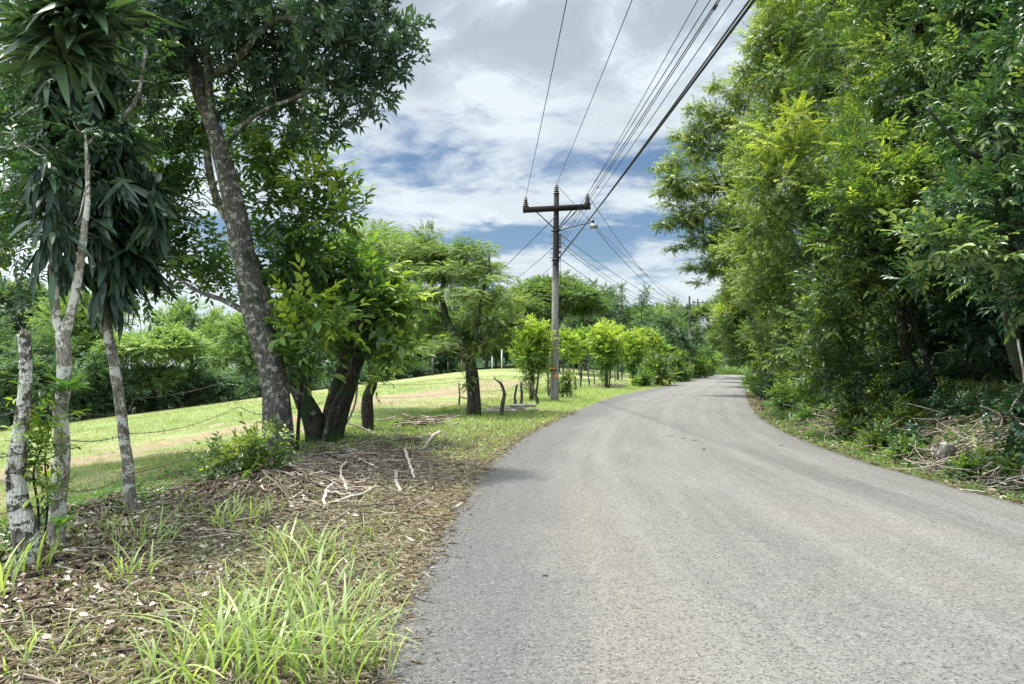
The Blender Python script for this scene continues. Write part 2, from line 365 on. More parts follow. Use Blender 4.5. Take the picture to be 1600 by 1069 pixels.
def road_mat():
    m, t = material('asphalt')
    pos = t.n('ShaderNodeNewGeometry').outputs['Position']
    u = t.n('ShaderNodeAttribute', attribute_name='u').outputs['Fac']; v = t.n('ShaderNodeAttribute', attribute_name='v').outputs['Fac']
    uv = t.n('ShaderNodeCombineXYZ', i_0=t.m('MULTIPLY', u, 6.3), i_1=t.m('MULTIPLY', v, .10), i_2=0.).outputs[0]
    streak = t.noise(uv, 2.4, 6, .6, .2); streak2 = t.noise(t.scale(uv, (3.5, 1.2, 1)), 3, 4, .6)
    big = t.noise(pos, .45, 4, .55, .4); mid = t.noise(pos, 5, 5, .6)
    fine = t.noise(pos, 42, 5, .75)
    vo = t.n('ShaderNodeTexVoronoi', i_Vector=pos, i_Scale=74.); cell = vo.outputs['Color']
    cs = t.n('ShaderNodeSeparateColor', i_0=cell).outputs[0]
    base = t.mix(t.mr(streak, .32, .68), (.150, .147, .134), (.190, .186, .168))
    base = t.mix(t.m('MULTIPLY', t.mr(streak2, .45, .7), .30), base, (.27, .265, .245))
    base = t.mix(t.m('MULTIPLY', t.mr(big, .48, .65), .30), base, (.235, .20, .172))
    # dark strip along the left shoulder, ragged inner edge
    ue = t.m('ADD', u, t.m('ADD', t.m('MULTIPLY', t.m('SUBTRACT', big, .5), .22), t.m('MULTIPLY', t.m('SUBTRACT', mid, .5), .06)))
    dk = t.mr(ue, .12, .24, 1., 0.)
    base = t.mix(t.m('MULTIPLY', dk, .62), base, (.105, .107, .110))
    dr = t.mr(ue, .93, 1.0); base = t.mix(t.m('MULTIPLY', dr, .35), base, (.13, .13, .12))
    # gritty brown wash along the near left lane
    br = t.m('MULTIPLY', t.m('MULTIPLY', t.mr(ue, .13, .22), t.mr(ue, .36, .22)), t.mr(v, 13., 6.))
    base = t.mix(t.m('MULTIPLY', br, .5), base, (.225, .195, .17))
    # fine cracks running with the road
    cr = t.n('ShaderNodeTexVoronoi', feature='DISTANCE_TO_EDGE', i_Vector=t.n('ShaderNodeVectorMath', operation='ADD', i_0=t.scale(pos, (1.2, .28, 1)), i_1=t.scale(t.noise(pos, 3, 4, out=1), (.25, .25, 0))).outputs[0], i_Scale=1.1).outputs[0]
    crm = t.m('MULTIPLY', t.mr(cr, .012, .003), t.mr(t.noise(pos, .6, 2), .50, .62))
    base = t.mix(t.m('MULTIPLY', crm, .22), base, (.06, .058, .055))
    # long pale wheel tracks
    for c0, w in ((.30, .045), (.52, .05), (.70, .04), (.86, .045)):
        du = t.m('ABSOLUTE', t.m('SUBTRACT', t.m('ADD', u, t.m('MULTIPLY', t.m('SUBTRACT', streak, .5), .05)), c0))
        base = t.mix(t.m('MULTIPLY', t.mr(du, w, w*.2), .17), base, (.30, .297, .278))
    # stones showing in the binder
    st = t.mr(cs, .80, .95); base = t.mix(t.m('MULTIPLY', st, .26), base, (.42, .40, .36))
    dk2 = t.mr(cs, .22, .02); base = t.mix(t.m('MULTIPLY', dk2, .85), base, (.055, .052, .05))
    base = t.mix(t.m('MULTIPLY', t.mr(fine, .50, .38), .62), base, (.085, .082, .078))
    ps = t.mr(t.noise(pos, 2.1, 3, .6), .60, .72); base = t.mix(t.m('MULTIPLY', ps, .25), base, (.15, .148, .14))
    h = t.m('ADD', t.m('MULTIPLY', fine, 1.), t.m('MULTIPLY', vo.outputs['Distance'], .9))
    h = t.m('ADD', h, t.m('MULTIPLY', mid, .8))
    b = t.n('ShaderNodeBump', i_Strength=1., i_Distance=.014, i_Height=h)
    p = t.n('ShaderNodeBsdfPrincipled', i_Base_Color=base, i_Roughness=.82, i_Normal=b.outputs[0]); p.inputs['Specular IOR Level'].default_value = .3
    finish(t, p.outputs[0])
road_mat()
#PART2
# ---------------------------------------------------------------- ground and road
TRACK = np.array([GP(x, y)[:2] for x, y in ((-120,775),(0,748),(120,722),(250,697),(400,665),(520,642),(600,626),(720,609),(800,598))])
def dry_band(X, Y):
    d = np.full(np.shape(X), 1e9)
    for a, b2 in zip(TRACK[:-1], TRACK[1:]):
        ab = b2-a; t = np.clip(((X-a[0])*ab[0]+(Y-a[1])*ab[1])/(ab@ab), 0, 1); d = np.minimum(d, np.hypot(X-a[0]-t*ab[0], Y-a[1]-t*ab[1]))
    w = .5+Y/28
    return (1-sstep(d+.5*w*fnoise(X, Y, .9)+.2*fnoise(X, Y, 4), .5*w, 1.3*w))*.85
def build_ground():
    def axis(a0, a1, h0, lo, hi, grow):
        xs = list(np.arange(a0, a1, h0)); h = h0; x = a1
        while x < hi: xs.append(x); h *= grow; x += h
        h = h0; x = a0-h0; left = []
        while x > lo: left.append(x); h *= grow; x -= h
        return np.array(left[::-1]+xs)
    xs = axis(-7, 8.5, .07, -900, 900, 1.035); ys = axis(2.2, 15, .08, -60, 1400, 1.022)
    X, Y = np.meshgrid(xs, ys); Z = G(X, Y)
    L, R = Lf(Y), Rf(Y); s = L-X; t = X-R
    ins = sstep(-s, -.02, .12)*sstep(-t, -.02, .12)*(Y < 221)
    Z = Z-.06*ins
    nn = fnoise(X, Y, 2.5); n2 = fnoise(X+7, Y-3, .8)
    near = 1-sstep(Y+2*n2+1.5*(s < 1.2), 13, 17.5)
    soil = sstep(s, -.2, .0)*(1-sstep(s+.4*nn, 3.5, 5.0))*near
    soil = np.maximum(soil, .55*sstep(s, .2, .6)*(1-sstep(s, 2, 3.5))*(1-near)*sstep(nn, .1, .6))
    soil = np.maximum(soil, sstep(t, .25, .8)*(1-sstep(t, 3, 4.5))*(.55+.45*sstep(Y, 24, 30)))
    soil = np.maximum(soil, np.exp(-((X+3.15)/.7)**2-((Y-8.6)/1.1)**2))
    straw = (1-sstep(s+.25*nn, .5, 1.3))*(s > -.3)*(.85-.45*sstep(Y, 14, 25))
    straw = np.maximum(straw, (1-sstep(t, .1, .6))*(t > -.3)*.6)
    # pasture stops at the woods
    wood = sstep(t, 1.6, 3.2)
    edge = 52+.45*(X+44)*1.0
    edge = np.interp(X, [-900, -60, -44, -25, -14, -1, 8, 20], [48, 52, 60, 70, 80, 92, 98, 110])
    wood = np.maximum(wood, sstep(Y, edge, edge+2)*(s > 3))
    far = sstep(np.hypot(X, Y), 130, 170)
    dryw = dry_band(X, Y)
    v = np.stack([X, Y, Z], -1).reshape(-1, 3).astype(np.float32); ny, nx = X.shape
    i = np.arange(ny-1)[:, None]*nx+np.arange(nx-1)[None]
    q = np.stack([i, i+1, i+nx+1, i+nx], -1).reshape(-1, 4).astype(np.int32)
    me = bpy.data.meshes.new('ground'); me.vertices.add(len(v)); me.vertices.foreach_set('co', v.ravel())
    me.loops.add(q.size); me.loops.foreach_set('vertex_index', q.ravel())
    me.polygons.add(len(q)); me.polygons.foreach_set('loop_start', np.arange(0, q.size, 4, dtype=np.int32))
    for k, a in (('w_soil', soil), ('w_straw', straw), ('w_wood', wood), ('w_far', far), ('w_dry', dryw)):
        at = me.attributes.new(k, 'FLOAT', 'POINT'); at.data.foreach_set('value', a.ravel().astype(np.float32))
    me.update(calc_edges=True)
    tag(link_mesh('ground', me, MATS['ground']), kind='structure')
    # road sheet
    ys = np.r_[np.arange(-4, 30, .06), np.arange(30, 215, .25)]
    us = np.linspace(0, 1, 40)
    jl = .07*fnoise(ys*0+2, ys*1.0, 2.1)+.05*fnoise(ys*0+9, ys, 7.)+.03*fnoise(ys*0+5, ys, 21.); jr = .035*fnoise(ys*0-4, ys, 2.3)+.015*fnoise(ys*0+1, ys, 9.)
    Lr, Rr = Lf(ys)+jl, Rf(ys)+jr
    X = Lr[:, None]*(1-us)+Rr[:, None]*us; Y = np.repeat(ys[:, None], 40, 1)
    base = -np.clip(Y-108, 0, 60)*.05*sstep(Y, 108, 116)
    Z = base+.012+.045*np.sin(us*np.pi)[None]+.006*fnoise(X, Y, .9)
    X = np.concatenate([X[:, :1]-.03, X, X[:, -1:]+.03], 1); Y = np.concatenate([Y[:, :1], Y, Y[:, -1:]], 1)
    Z = np.concatenate([Z[:, :1]-.08, Z, Z[:, -1:]-.08], 1); uu = np.r_[0, us, 1]
    ny, nx = X.shape; v = np.stack([X, Y, Z], -1).reshape(-1, 3).astype(np.float32)
    i = np.arange(ny-1)[:, None]*nx+np.arange(nx-1)[None]
    q = np.stack([i, i+1, i+nx+1, i+nx], -1).reshape(-1, 4).astype(np.int32)
    me = bpy.data.meshes.new('road'); me.vertices.add(len(v)); me.vertices.foreach_set('co', v.ravel())
    me.loops.add(q.size); me.loops.foreach_set('vertex_index', q.ravel())
    me.polygons.add(len(q)); me.polygons.foreach_set('loop_start', np.arange(0, q.size, 4, dtype=np.int32))
    for k, a in (('u', np.repeat(uu[None], ny, 0)), ('v', Y)):
        at = me.attributes.new(k, 'FLOAT', 'POINT'); at.data.foreach_set('value', a.ravel().astype(np.float32))
    me.update(calc_edges=True)
    tag(link_mesh('road', me, MATS['asphalt']), kind='structure')
build_ground()

# ---------------------------------------------------------------- foliage
K4 = (np.array([(0,0,0),(.45,.5,.07),(1,0,-.14),(.45,-.5,.07)]), np.array([(0,1,2),(0,2,3)]))
L7 = (np.array([(0,0,0),(.28,.42,.06),(.68,.38,.02),(1,0,-.2),(.68,-.38,.02),(.28,-.42,.06),(.5,0,-.03)]), np.array([(0,1,6),(1,2,6),(2,3,6),(3,4,6),(4,5,6),(5,0,6)]))
_s = np.array([0,.2,.45,.7,.88,1.]); _w = np.array([.10,.42,.5,.38,.2,.0])
def strap_template(bend):
    v = []; f = []
    for i, (a, w) in enumerate(zip(_s, _w)):
        x = a; z = -bend*a*a
        v += [(x, w, z+.02*0), (x, 0, z-.025*(w/.5)), (x, -w, z)]
    for i in range(5):
        o = i*3
        f += [(o, o+1, o+4), (o, o+4, o+3), (o+1, o+2, o+5), (o+1, o+5, o+4)]
    return np.array(v, float), np.array(f)
def leaves(mb, Ps, A, U, L, W, tpl, rnd):
    """one leaf per row: base point, direction, upper side, length, width"""
    v, f = tpl; A = nrm(A); S = nrm(np.cross(U, A)); N = np.cross(A, S)
    V = Ps[:, None]+A[:, None]*(v[None, :, :1]*L[:, None, None])+S[:, None]*(v[None, :, 1:2]*W[:, None, None])+N[:, None]*(v[None, :, 2:]*L[:, None, None])
    n, k = len(Ps), len(v)
    Fc = (f[None]+(np.arange(n)*k)[:, None, None]).reshape(-1, 3)
    mb.add(V.reshape(-1, 3), Fc, np.repeat(rnd, len(f)))
def spray_tpl(kind, rng):
    """leaf slots of one twig of unit length along +x: position, axis, normal, size"""
    pos, ax, nm, sz = [], [], [], []
    if kind == 'alt':
        for i in range(9):
            t = .12+.88*i/8; sg = 1 if i % 2 else -1; a = R_(rng.uniform(38, 62))*(1 if i < 8 else .1)
            pos.append((t, 0, -.06*t*t)); ax.append((math.cos(a), sg*math.sin(a), rng.uniform(-.35, .1))); nm.append((rng.uniform(-.2,.2), rng.uniform(-.3,.3), 1)); sz.append(.34*rng.uniform(.8, 1.15))
    elif kind == 'pinn':
        for i in range(8):
            for sg in (-1, 1):
                t = .1+.9*i/7.5; a = R_(62-25*t)
                pos.append((t, 0, -.22*t*t)); ax.append((math.cos(a), sg*math.sin(a), -.35*t-.1)); nm.append((.15, 0, 1)); sz.append(.27*(1-.35*t))
    elif kind == 'whorl':
        for i in range(11):
            a = i*2.4; e = rng.uniform(-.5, .7); t = .45+.5*i/10
            pos.append((t, 0, 0)); ax.append((e+.5, math.cos(a), math.sin(a))); nm.append((-.7, math.cos(a)*.5, math.sin(a)*.5+.6)); sz.append(.40*rng.uniform(.8, 1.2))
    elif kind == 'hang':
        for i in range(8):
            t = .12+.88*i/7; sg = 1 if i % 2 else -1
            pos.append((t, 0, -.3*t*t)); ax.append((.45, sg*.55, -.75+rng.uniform(-.2, .2))); nm.append((.7, 0, .6)); sz.append(.36*rng.uniform(.8, 1.2))
    return [np.array(x, float) for x in (pos, ax, nm, sz)]
def put_sprays(mb, C, D, leafL, wr, kind, tpl, rnd, rng, twig=True):
    """C twig bases, D twig directions; leafL leaf length; wr width/length"""
    n = len(C); D = nrm(D)
    up = np.array((0, 0, 1.))+rng.normal(0, .22, (n, 3)); U = nrm(up-D*np.sum(up*D, 1, keepdims=True)); Sd = np.cross(U, D)
    sel = rng.integers(0, 4, n)
    for k in range(4):
        T = spray_tpl(kind, rng); m = sel == k
        if not m.any(): continue
        c, d, u, s = C[m], D[m], U[m], Sd[m]; q = len(T[0]); nn = m.sum()
        ls = leafL/.34*rng.uniform(.75, 1.25, nn)
        loc = lambda a: d[:, None]*a[None, :, :1]+s[:, None]*a[None, :, 1:2]+u[:, None]*a[None, :, 2:]
        Ps = c[:, None]+loc(T[0])*ls[:, None, None]
        A = loc(T[1])+rng.normal(0, .16, (nn, q, 3)); N = loc(T[2])+rng.normal(0, .25, (nn, q, 3))
        L = T[3][None]*ls[:, None]*rng.uniform(.85, 1.15, (nn, q))
        r = np.clip(rnd[m][:, None]+rng.normal(0, .10, (nn, q)), 0, 1)
        leaves(mb, Ps.reshape(-1, 3), A.reshape(-1, 3), N.reshape(-1, 3), L.ravel(), L.ravel()*wr, tpl, r.ravel())
        if twig:
            e = c+loc(T[0][-1:])[:, 0]*ls[:, None]; w = s*.004*(leafL/.1)
            V = np.stack([c-w, c+w, e], 1).reshape(-1, 3); Fc = np.arange(nn*3).reshape(-1, 3)
            mb.add(V, Fc, np.zeros(nn))
def blob(px, py, D, r, flat=.8, young=0., depth=1., cov=1.):
    """crown lobe centred on photo direction (px,py) at depth D; r in photo pixels"""
    return (P(px, py, D), r*D/F, flat, young, depth, cov)
def grow_tree(name, label, cat, base, stems, blobs, leaf, leafL, wr=.42, kind='alt', bark='bark_dark', group=None, seed=1,
              layers=2.2, tpl=K4, clump=.42, sides=10, rough=.06, tone=.42, twig=True, upb=.25, out=1., brn=1., parts=('trunk', 'crown'), hide_trunk=False, maxl=60000):
    """stems: list of (control points, r_base, r_top). Crown = leaf twigs in clumps, each clump carried by its own branch"""
    rng = np.random.default_rng(seed)
    root = empty(name, base, label, cat, group)
    wood = MB(); nodes = []; nrad = []; ncost = []
    for k, (pts, r0, r1) in enumerate(stems):
        c = crom(pts, 7 if sides > 6 else 4); n = len(c); t = np.linspace(0, 1, n)
        rad = r0+(r1-r0)*t**.85
        if k == 0 and sides > 6: rad = rad*(1+.45*np.exp(-t*n*.6))
        wood.tube(c, rad, sides, True, rough, seed*7+k)
        for p, r, tt in zip(c, rad, t):
            if tt > .25: nodes.append(p); nrad.append(r); ncost.append(0.)
    fol = MB(); cl = []
    for (c, r, flat, young, depth, cov) in blobs:
        rad3 = np.array((r, r*depth, r*flat)); ncl = max(4, int(round(5+9*min(1, r/1.0)*flat**.3)))
        d = nrm(rng.normal(0, 1, (ncl, 3))); rr = rng.uniform(.25, 1., (ncl, 1))**.5*.8
        cc = c+d*rr*rad3; cr = clump*r*rng.uniform(.75, 1.25, ncl)
        a = leafL*leafL*wr*.5
        nl = min(layers*cov*2*np.pi*r*r*math.sqrt(flat)/a, maxl)
        q = {'alt': 9, 'pinn': 16, 'whorl': 11, 'hang': 8}[kind]
        ns = max(2, int(nl/ncl/q))
        for j in range(ncl): cl.append((cc[j], cr[j], ns, flat, young, c, rng.normal(0, .14)))
    if nodes:
        N0 = np.array(nodes); order = sorted(range(len(cl)), key=lambda i: np.min(np.linalg.norm(N0-cl[i][0], axis=1)))
        NN = list(nodes); NR = list(nrad); NC = list(ncost)
        for i in order:
            p = cl[i][0]; A = np.array(NN); dd = np.linalg.norm(A-p, axis=1)
            cost = dd+.35*np.array(NC)+np.where(A[:, 2] > p[2]+.2*dd, .5*dd, 0)
            j = int(np.argmin(cost)); a = A[j]; L = dd[j]
            if L < .05: continue
            r0 = min(NR[j]*.75, (.006+.018*L)*brn)
            mid = a*.5+p*.5+rng.normal(0, .10, 3)*L+np.array((0, 0, .08*L)); q1 = a*.8+p*.2+rng.normal(0, .05, 3)*L
            c = crom([a, q1, mid, p], 3); rd = np.linspace(r0, max(.004*brn, r0*.3), len(c))
            wood.tube(c, rd, 5 if sides > 6 else 4, False)
            for w in range(3, len(c), 2): NN.append(c[w]); NR.append(rd[w]); NC.append(NC[j]+L*w/len(c))
    for (p, cr, ns, flat, young, bc, tone_j) in cl:
        d = nrm(rng.normal(0, 1, (ns, 3))); 
        off = d*(rng.uniform(0, 1, (ns, 1))**.45)*cr*np.array((1, 1, max(.35, flat*.9)))
        C = p+off
        dirs = d*1.0+nrm(p-bc+rng.normal(0, .01, 3))*.55*out+np.array((0, 0, upb))
        if flat < .5: dirs[:, 2] *= .35
        hgt = off[:, 2]/max(cr, 1e-3)
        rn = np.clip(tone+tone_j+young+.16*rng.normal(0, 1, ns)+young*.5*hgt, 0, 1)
        put_sprays(fol, C-nrm(dirs)*leafL*.8, dirs, leafL, wr, kind, tpl, rn, rng, twig)
    if not hide_trunk and wood.n: wood.build(parts[0], MATS[bark], root)
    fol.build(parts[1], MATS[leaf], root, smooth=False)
    return root
def px_path(pts, D=None):
    return [P(*p) if len(p) == 3 else P(p[0], p[1], D) for p in pts]
def ground_to(p, z=-.25):
    """drop the first control point into the soil"""
    p = list(p); p[0] = np.array((p[0][0], p[0][1], float(G(p[0][0], p[0][1]))+z)); return p

# --- left roadside trees
D1 = 12.1
b = GP(437, 714); D1 = b[1]
T = ground_to(px_path([(437,716),(434,650),(430,600),(414,530),(401,480),(388,430),(373,370),(361,310),(352,260),(335,200),(312,150),(296,100),(285,50),(276,-30),(262,-130)], D1))
limb = lambda pts, r0, r1: (px_path(pts), r0, r1)
grow_tree('broadleaf_tree', 'thick leaning rough-barked tree, the biggest trunk on the left verge, dark crown overhead', 'tree', on(b[0], b[1]),
  [(T, .275, .075), limb([(338,212,D1),(330,160,D1-.1),(324,100,D1-.3),(322,60,D1-.4),(330,-10,D1-.7),(345,-90,D1-1)], .07, .04),
   limb([(326,118,D1),(352,108,D1-.3),(385,78,D1-.6),(410,45,D1-1),(455,30,D1-1.3),(520,60,D1-1.5)], .085, .03),
   limb([(392,492,D1),(350,470,D1+.4),(310,455,D1+.8),(270,430,D1+1.2),(240,410,D1+1.5)], .055, .02),
   limb([(296,100,D1),(250,70,D1-.5),(200,40,D1-1),(130,20,D1-1.6)], .07, .03),
   limb([(362,320,D1),(350,240,D1-.3),(400,180,D1-.6),(470,150,D1-.8),(540,120,D1-1)], .05, .02)],
  [blob(420,20,D1-.8,120,.8), blob(520,55,D1-1.2,85,.8), blob(590,60,D1-1.2,60,.7), blob(622,95,D1-1.2,34,.6), blob(575,135,D1-1,55,.75), blob(525,160,D1-.6,50,.6), blob(500,205,D1-.4,38,.6), blob(450,120,D1,70,.7),
   blob(330,40,D1-.3,110,.8), blob(230,60,D1-.5,110,.8), blob(130,40,D1-.8,110,.8), blob(30,50,D1-.8,100,.8), blob(560,0,D1-1.3,70,.7), blob(470,-60,D1-1,110,.7), blob(330,-80,D1-.4,130,.7), blob(180,-70,D1,130,.7),
   blob(260,160,D1+.8,75,.8,0,1,.7), blob(190,140,D1+1,80,.8,0,1,.8), blob(100,150,D1+1.2,90,.8,0,1,.8), blob(20,170,D1+1,80,.9,0,1,.8), blob(420,170,D1+.5,70,.7,.05)],
  'leaf_canopy', .125, .36, 'whorl', 'bark_big', seed=11, layers=1.15, tpl=K4, sides=18, rough=.10)
# second tree whose thin stem shows behind the big trunk
b = GP(452, 705)
grow_tree('understorey_tree', 'slender tree right behind the thickest leaning trunk, with lighter green hanging leaves', 'tree', on(b[0], b[1]+.9),
  [(ground_to(px_path([(455,703),(440,620),(428,540),(418,470),(400,410),(372,370),(345,325),(330,280),(322,225),(318,150)], b[1]+.9)), .10, .07),
   limb([(345,325,13.2),(400,300,13),(450,290,12.8),(520,300,12.5)], .04, .015), limb([(372,370,13.2),(430,350,13),(480,345,12.8)], .035, .015)],
  [blob(430,250,13,50,.8,.12), blob(470,215,12.8,48,.6,.05), blob(495,290,12.5,52,.6,.22), blob(540,335,12.3,34,.6,.28), blob(500,345,12.6,42,.7,.15), blob(440,330,12.8,50,.8,.05), blob(420,400,13.2,50,.9,-.05), blob(480,400,13.4,55,.9,-.1),
   blob(385,250,13,40,.9,.1), blob(290,230,13.6,60,.9,-.02), blob(270,310,13.8,60,.9,0), blob(300,380,14,60,.8,-.08), blob(330,440,14,50,.6,-.1), blob(250,400,14.2,50,.7,-.05), blob(350,180,13.4,50,.9,0),
   blob(200,230,14.5,70,.9,-.05), blob(60,240,14.5,75,.9,0), blob(130,300,14.8,75,.9,0), blob(30,330,14.6,70,.9,0), blob(225,455,14.6,38,.5,0)],
  'leaf_soft', .165, .44, 'alt', 'bark_grey', seed=12, layers=1.7, tpl=L7, sides=10, tone=.20)
# multi stemmed tree
b = GP(508, 692); DE = b[1]
grow_tree('coppiced_tree', 'dark multi-stemmed tree with four crooked trunks and bright yellow-green leaves on its right side', 'tree', on(b[0], b[1]),
  [(ground_to(px_path([(500,694),(490,660),(475,625),(462,595),(458,555),(455,500)], DE)), .22, .11),
   (ground_to(px_path([(512,694),(516,650),(525,610),(538,565),(545,520),(548,470)], DE+.1)), .17, .10),
   (ground_to(px_path([(522,694),(532,655),(545,605),(560,565),(575,520),(590,470)], DE-.1)), .15, .09),
   (ground_to(px_path([(504,694),(520,640),(545,590),(556,545),(560,500)], DE-.35)), .07, .05),
   (ground_to(px_path([(492,692),(486,640),(484,600),(482,560)], DE+.4)), .03, .02)],
  [blob(560,430,DE,50,.8,.15), blob(600,455,DE-.2,42,.8,.28), blob(615,500,DE-.3,34,.7,.3), blob(575,500,DE-.2,50,.9,0), blob(545,545,DE-.1,42,.8,-.1), blob(530,480,DE,50,.9,-.1), blob(590,540,DE-.3,34,.7,.12),
   blob(500,430,DE+.3,50,.8,-.12), blob(470,400,DE+.4,50,.8,-.12), blob(455,450,DE+.5,42,.8,-.15), blob(540,400,DE+.2,40,.7,.05), blob(625,545,DE-.5,22,.6,.3), blob(640,470,DE-.4,22,.6,.32)],
  'leaf_soft', .19, .48, 'alt', 'bark_dark', seed=13, layers=2.1, tpl=L7, sides=14, rough=.14, tone=.34)
# bright leafy shoots left of it
b = GP(463, 706)
grow_tree('shrub', 'shrub with large pale green leaves between the thickest trunk and the multi-stemmed tree', 'shrub', on(b[0]+.0, b[1]),
  [(ground_to(px_path([(463,706),(468,640),(474,580),(478,520),(480,480)], b[1]-.3)), .035, .02)],
  [blob(480,480,b[1]-.6,34,.7,.3), blob(505,520,b[1]-.7,40,.7,.12), blob(470,520,b[1]-.6,38,.8,.2), blob(475,560,b[1]-.5,36,.7,-.05), blob(520,500,b[1]-.7,25,.6,.2), blob(450,500,b[1]-.3,25,.7,.1)],
  'leaf_soft', .20, .44, 'alt', 'bark_dark', seed=14, layers=1.6, tpl=L7, tone=.5, out=.7)
b = GP(577, 676)
grow_tree('sapling', 'small mossy crooked sapling standing alone right of the multi-stemmed tree', 'tree', on(b[0], b[1]),
  [(ground_to(px_path([(577,678),(573,645),(574,620),(582,600),(581,575),(574,540),(578,500)], b[1])), .15, .07)],
  [blob(583,600,b[1],18,1.2,.15,1,.5), blob(600,590,b[1]-.2,14,.8,.3,1,.4), blob(578,545,b[1],26,.9,0), blob(590,510,b[1],26,.8,0)],
  'leaf_soft', .09, .5, 'alt', 'bark_dark', seed=15, layers=1.1, sides=12, rough=.12, tone=.4)
# --- pale living-fence stems at far left
b = GP(43, 884); DA = b[1]
root = empty('tree_stump', on(b[0], b[1]), 'broken-topped pale lichen-covered trunk at the far left edge, thick at its foot', 'tree stump')
mb = MB(); c = crom(ground_to(px_path([(46,890),(36,835),(27,790),(24,740),(30,700),(38,640),(40,600),(42,560),(38,522)], DA)), 10)
t = np.linspace(0, 1, len(c)); rr = np.interp(t, [0,.12,.3,.5,.6,.8,1], [.118,.090,.068,.060,.047,.042,.040])
mb.tube(c, rr, 28, True, .10, 3); mb.build('trunk', MATS['bark_stub'], root)
mb = MB(); rng = np.random.default_rng(3)
for k in range(9):
    a = rng.uniform(0, 6.28); q = c[-1]+np.array((math.cos(a), math.sin(a), 0))*.03
    mb.tube([q-(0, 0, .03), q+(0, 0, rng.uniform(.01, .05))], [.016, .004], 5)
mb.build('broken_top', MATS['bark_stub'], root)
b = GP(88, 852); DB = b[1]
grow_tree('forked_tree', 'slim pale-barked tree that forks into two white limbs, second stem from the left edge', 'tree', on(b[0], b[1]),
  [(ground_to(px_path([(88,855),(90,800),(95,740),(97,690),(95,640),(100,600),(101,555),(98,520)], DB)), .062, .052),
   limb([(98,525,DB),(88,495,DB),(84,440,DB),(81,370,DB+.05),(75,290,DB+.1),(72,250,DB+.1)], .040, .02),
   limb([(98,528,DB),(108,500,DB),(121,440,DB),(129,380,DB-.02),(137,310,DB-.02),(135,240,DB),(133,205,DB+.05)], .050, .007), limb([(133,280,DB),(140,260,DB-.02),(126,330,DB-.04),(118,350,DB-.04)], .008, .003)],
  [blob(135,205,DB,34,.9,0,1,.9), blob(75,265,DB+.05,30,.8,0,1,.9), blob(40,230,DB+.4,60,.8,0,1,.6), blob(20,300,DB+.6,55,.9,0,1,.5), blob(20,430,DB+1,50,.8,-.05,1,.6), blob(10,500,DB+1,40,.7,-.05,1,.6), blob(10,380,DB+1,40,.7,-.05,1,.6)],
  'leaf_dark', .085, .42, 'alt', 'bark_pale', seed=21, layers=1.0, tpl=L7, sides=18, rough=.05, tone=.5)
b = GP(207, 802); DC = b[1]
tr = ground_to(px_path([(207,806),(201,745),(195,690),(186,620),(178,570),(169,520),(163,470),(152,400),(142,300),(136,150),(135,0),(140,-150)], DC))
grow_tree('leaning_tree', 'thin grey tree leaning left, third pale stem from the left edge, topped by dark straps', 'tree', on(b[0], b[1]),
  [(tr, .058, .042), limb([(142,290,DC),(180,200,DC+.2),(215,150,DC+.3),(230,60,DC+.4)], .03, .015)],
  [blob(60,120,DC+.3,70,.8,0,1,.9), blob(60,-60,DC,140,.6,0,1,.7), blob(110,200,DC+.6,60,.8,0,1,.9), blob(40,260,DC+.6,60,.8,0,1,.8), blob(215,130,DC+.5,50,.8,0,1,.5), blob(190,20,DC+.5,70,.8,0,1,.6), blob(130,-80,DC,110,.6,0,1,.7)],
  'leaf_dark', .09, .40, 'alt', 'bark_grey', seed=22, layers=1.0, tpl=L7, sides=16, rough=.05, tone=.5)
# strap-leaved epiphytes
def epiphyte(name, label, anchor, n, L, W, bend, mat, dirfn, spread, seed, tone=.4, group=None):
    rng = np.random.default_rng(seed); root = empty(name, anchor[0], label, 'plant', group)
    A = np.asarray(anchor); t = rng.uniform(0, len(A)-1, n); i = np.minimum(t.astype(int), len(A)-2) if len(A) > 1 else np.zeros(n, int)
    Pt = A[i]*(1-(t-i))[:, None]+A[np.minimum(i+1, len(A)-1)]*(t-i)[:, None] if len(A) > 1 else np.repeat(A, n, 0)
    dr = dirfn(rng, n, t); off = nrm(dr*np.array((1, 1, .2)))*rng.uniform(0, spread, (n, 1))
    LL = L*rng.uniform(.6, 1.15, n); mb = MB()
    U = np.array((0, 0, 1.))+rng.normal(0, .25, (n, 3)); U = np.where(np.abs(nrm(dr)[:, 2:]) > .85, nrm(dr*np.array((1, 1, 0)))+U*.2, U)
    for k in range(3):
        m = np.arange(n) % 3 == k
        leaves(mb, (Pt+off)[m], dr[m], U[m], LL[m], np.full(m.sum(), W)*rng.uniform(.8, 1.2, m.sum()), strap_template(bend*(.4+.6*k)), np.clip(tone+rng.normal(0, .22, m.sum()), 0, 1))
    mb.build('leaf_rosette', MATS[mat], root, smooth=True)
    return root, Pt
def dir_hang(rng, n, t):
    a = rng.uniform(0, 2*np.pi, n); d = np.stack([np.cos(a)+.15, np.sin(a), rng.uniform(-2.4, .25, n)], -1)
    return nrm(d)
def dir_mass(rng, n, t):
    a = rng.uniform(0, 2*np.pi, n); return nrm(np.stack([np.cos(a)*.9+.35, np.sin(a)*.9, -2.4+t*.5+rng.normal(0, .55, n)], -1))
def dir_fan(rng, n, t):
    a = rng.uniform(0, 2*np.pi, n); return nrm(np.stack([np.cos(a)-.35, np.sin(a)-.25, rng.uniform(-.55, .9, n)], -1))
def dir_up(rng, n, t):
    a = rng.uniform(0, 2*np.pi, n); return nrm(np.stack([np.cos(a), np.sin(a), rng.uniform(.1, 1.4, n)], -1))
root, _ = epiphyte('hanging_epiphyte', 'great dark mass of long hanging strap leaves wrapped round the leaning grey stem', px_path([(168,455),(172,420),(175,380),(168,320),(158,270),(150,215)], DC), 380, .38, .070, .28, 'leaf_strap', dir_mass, .22, 31, tone=.34)
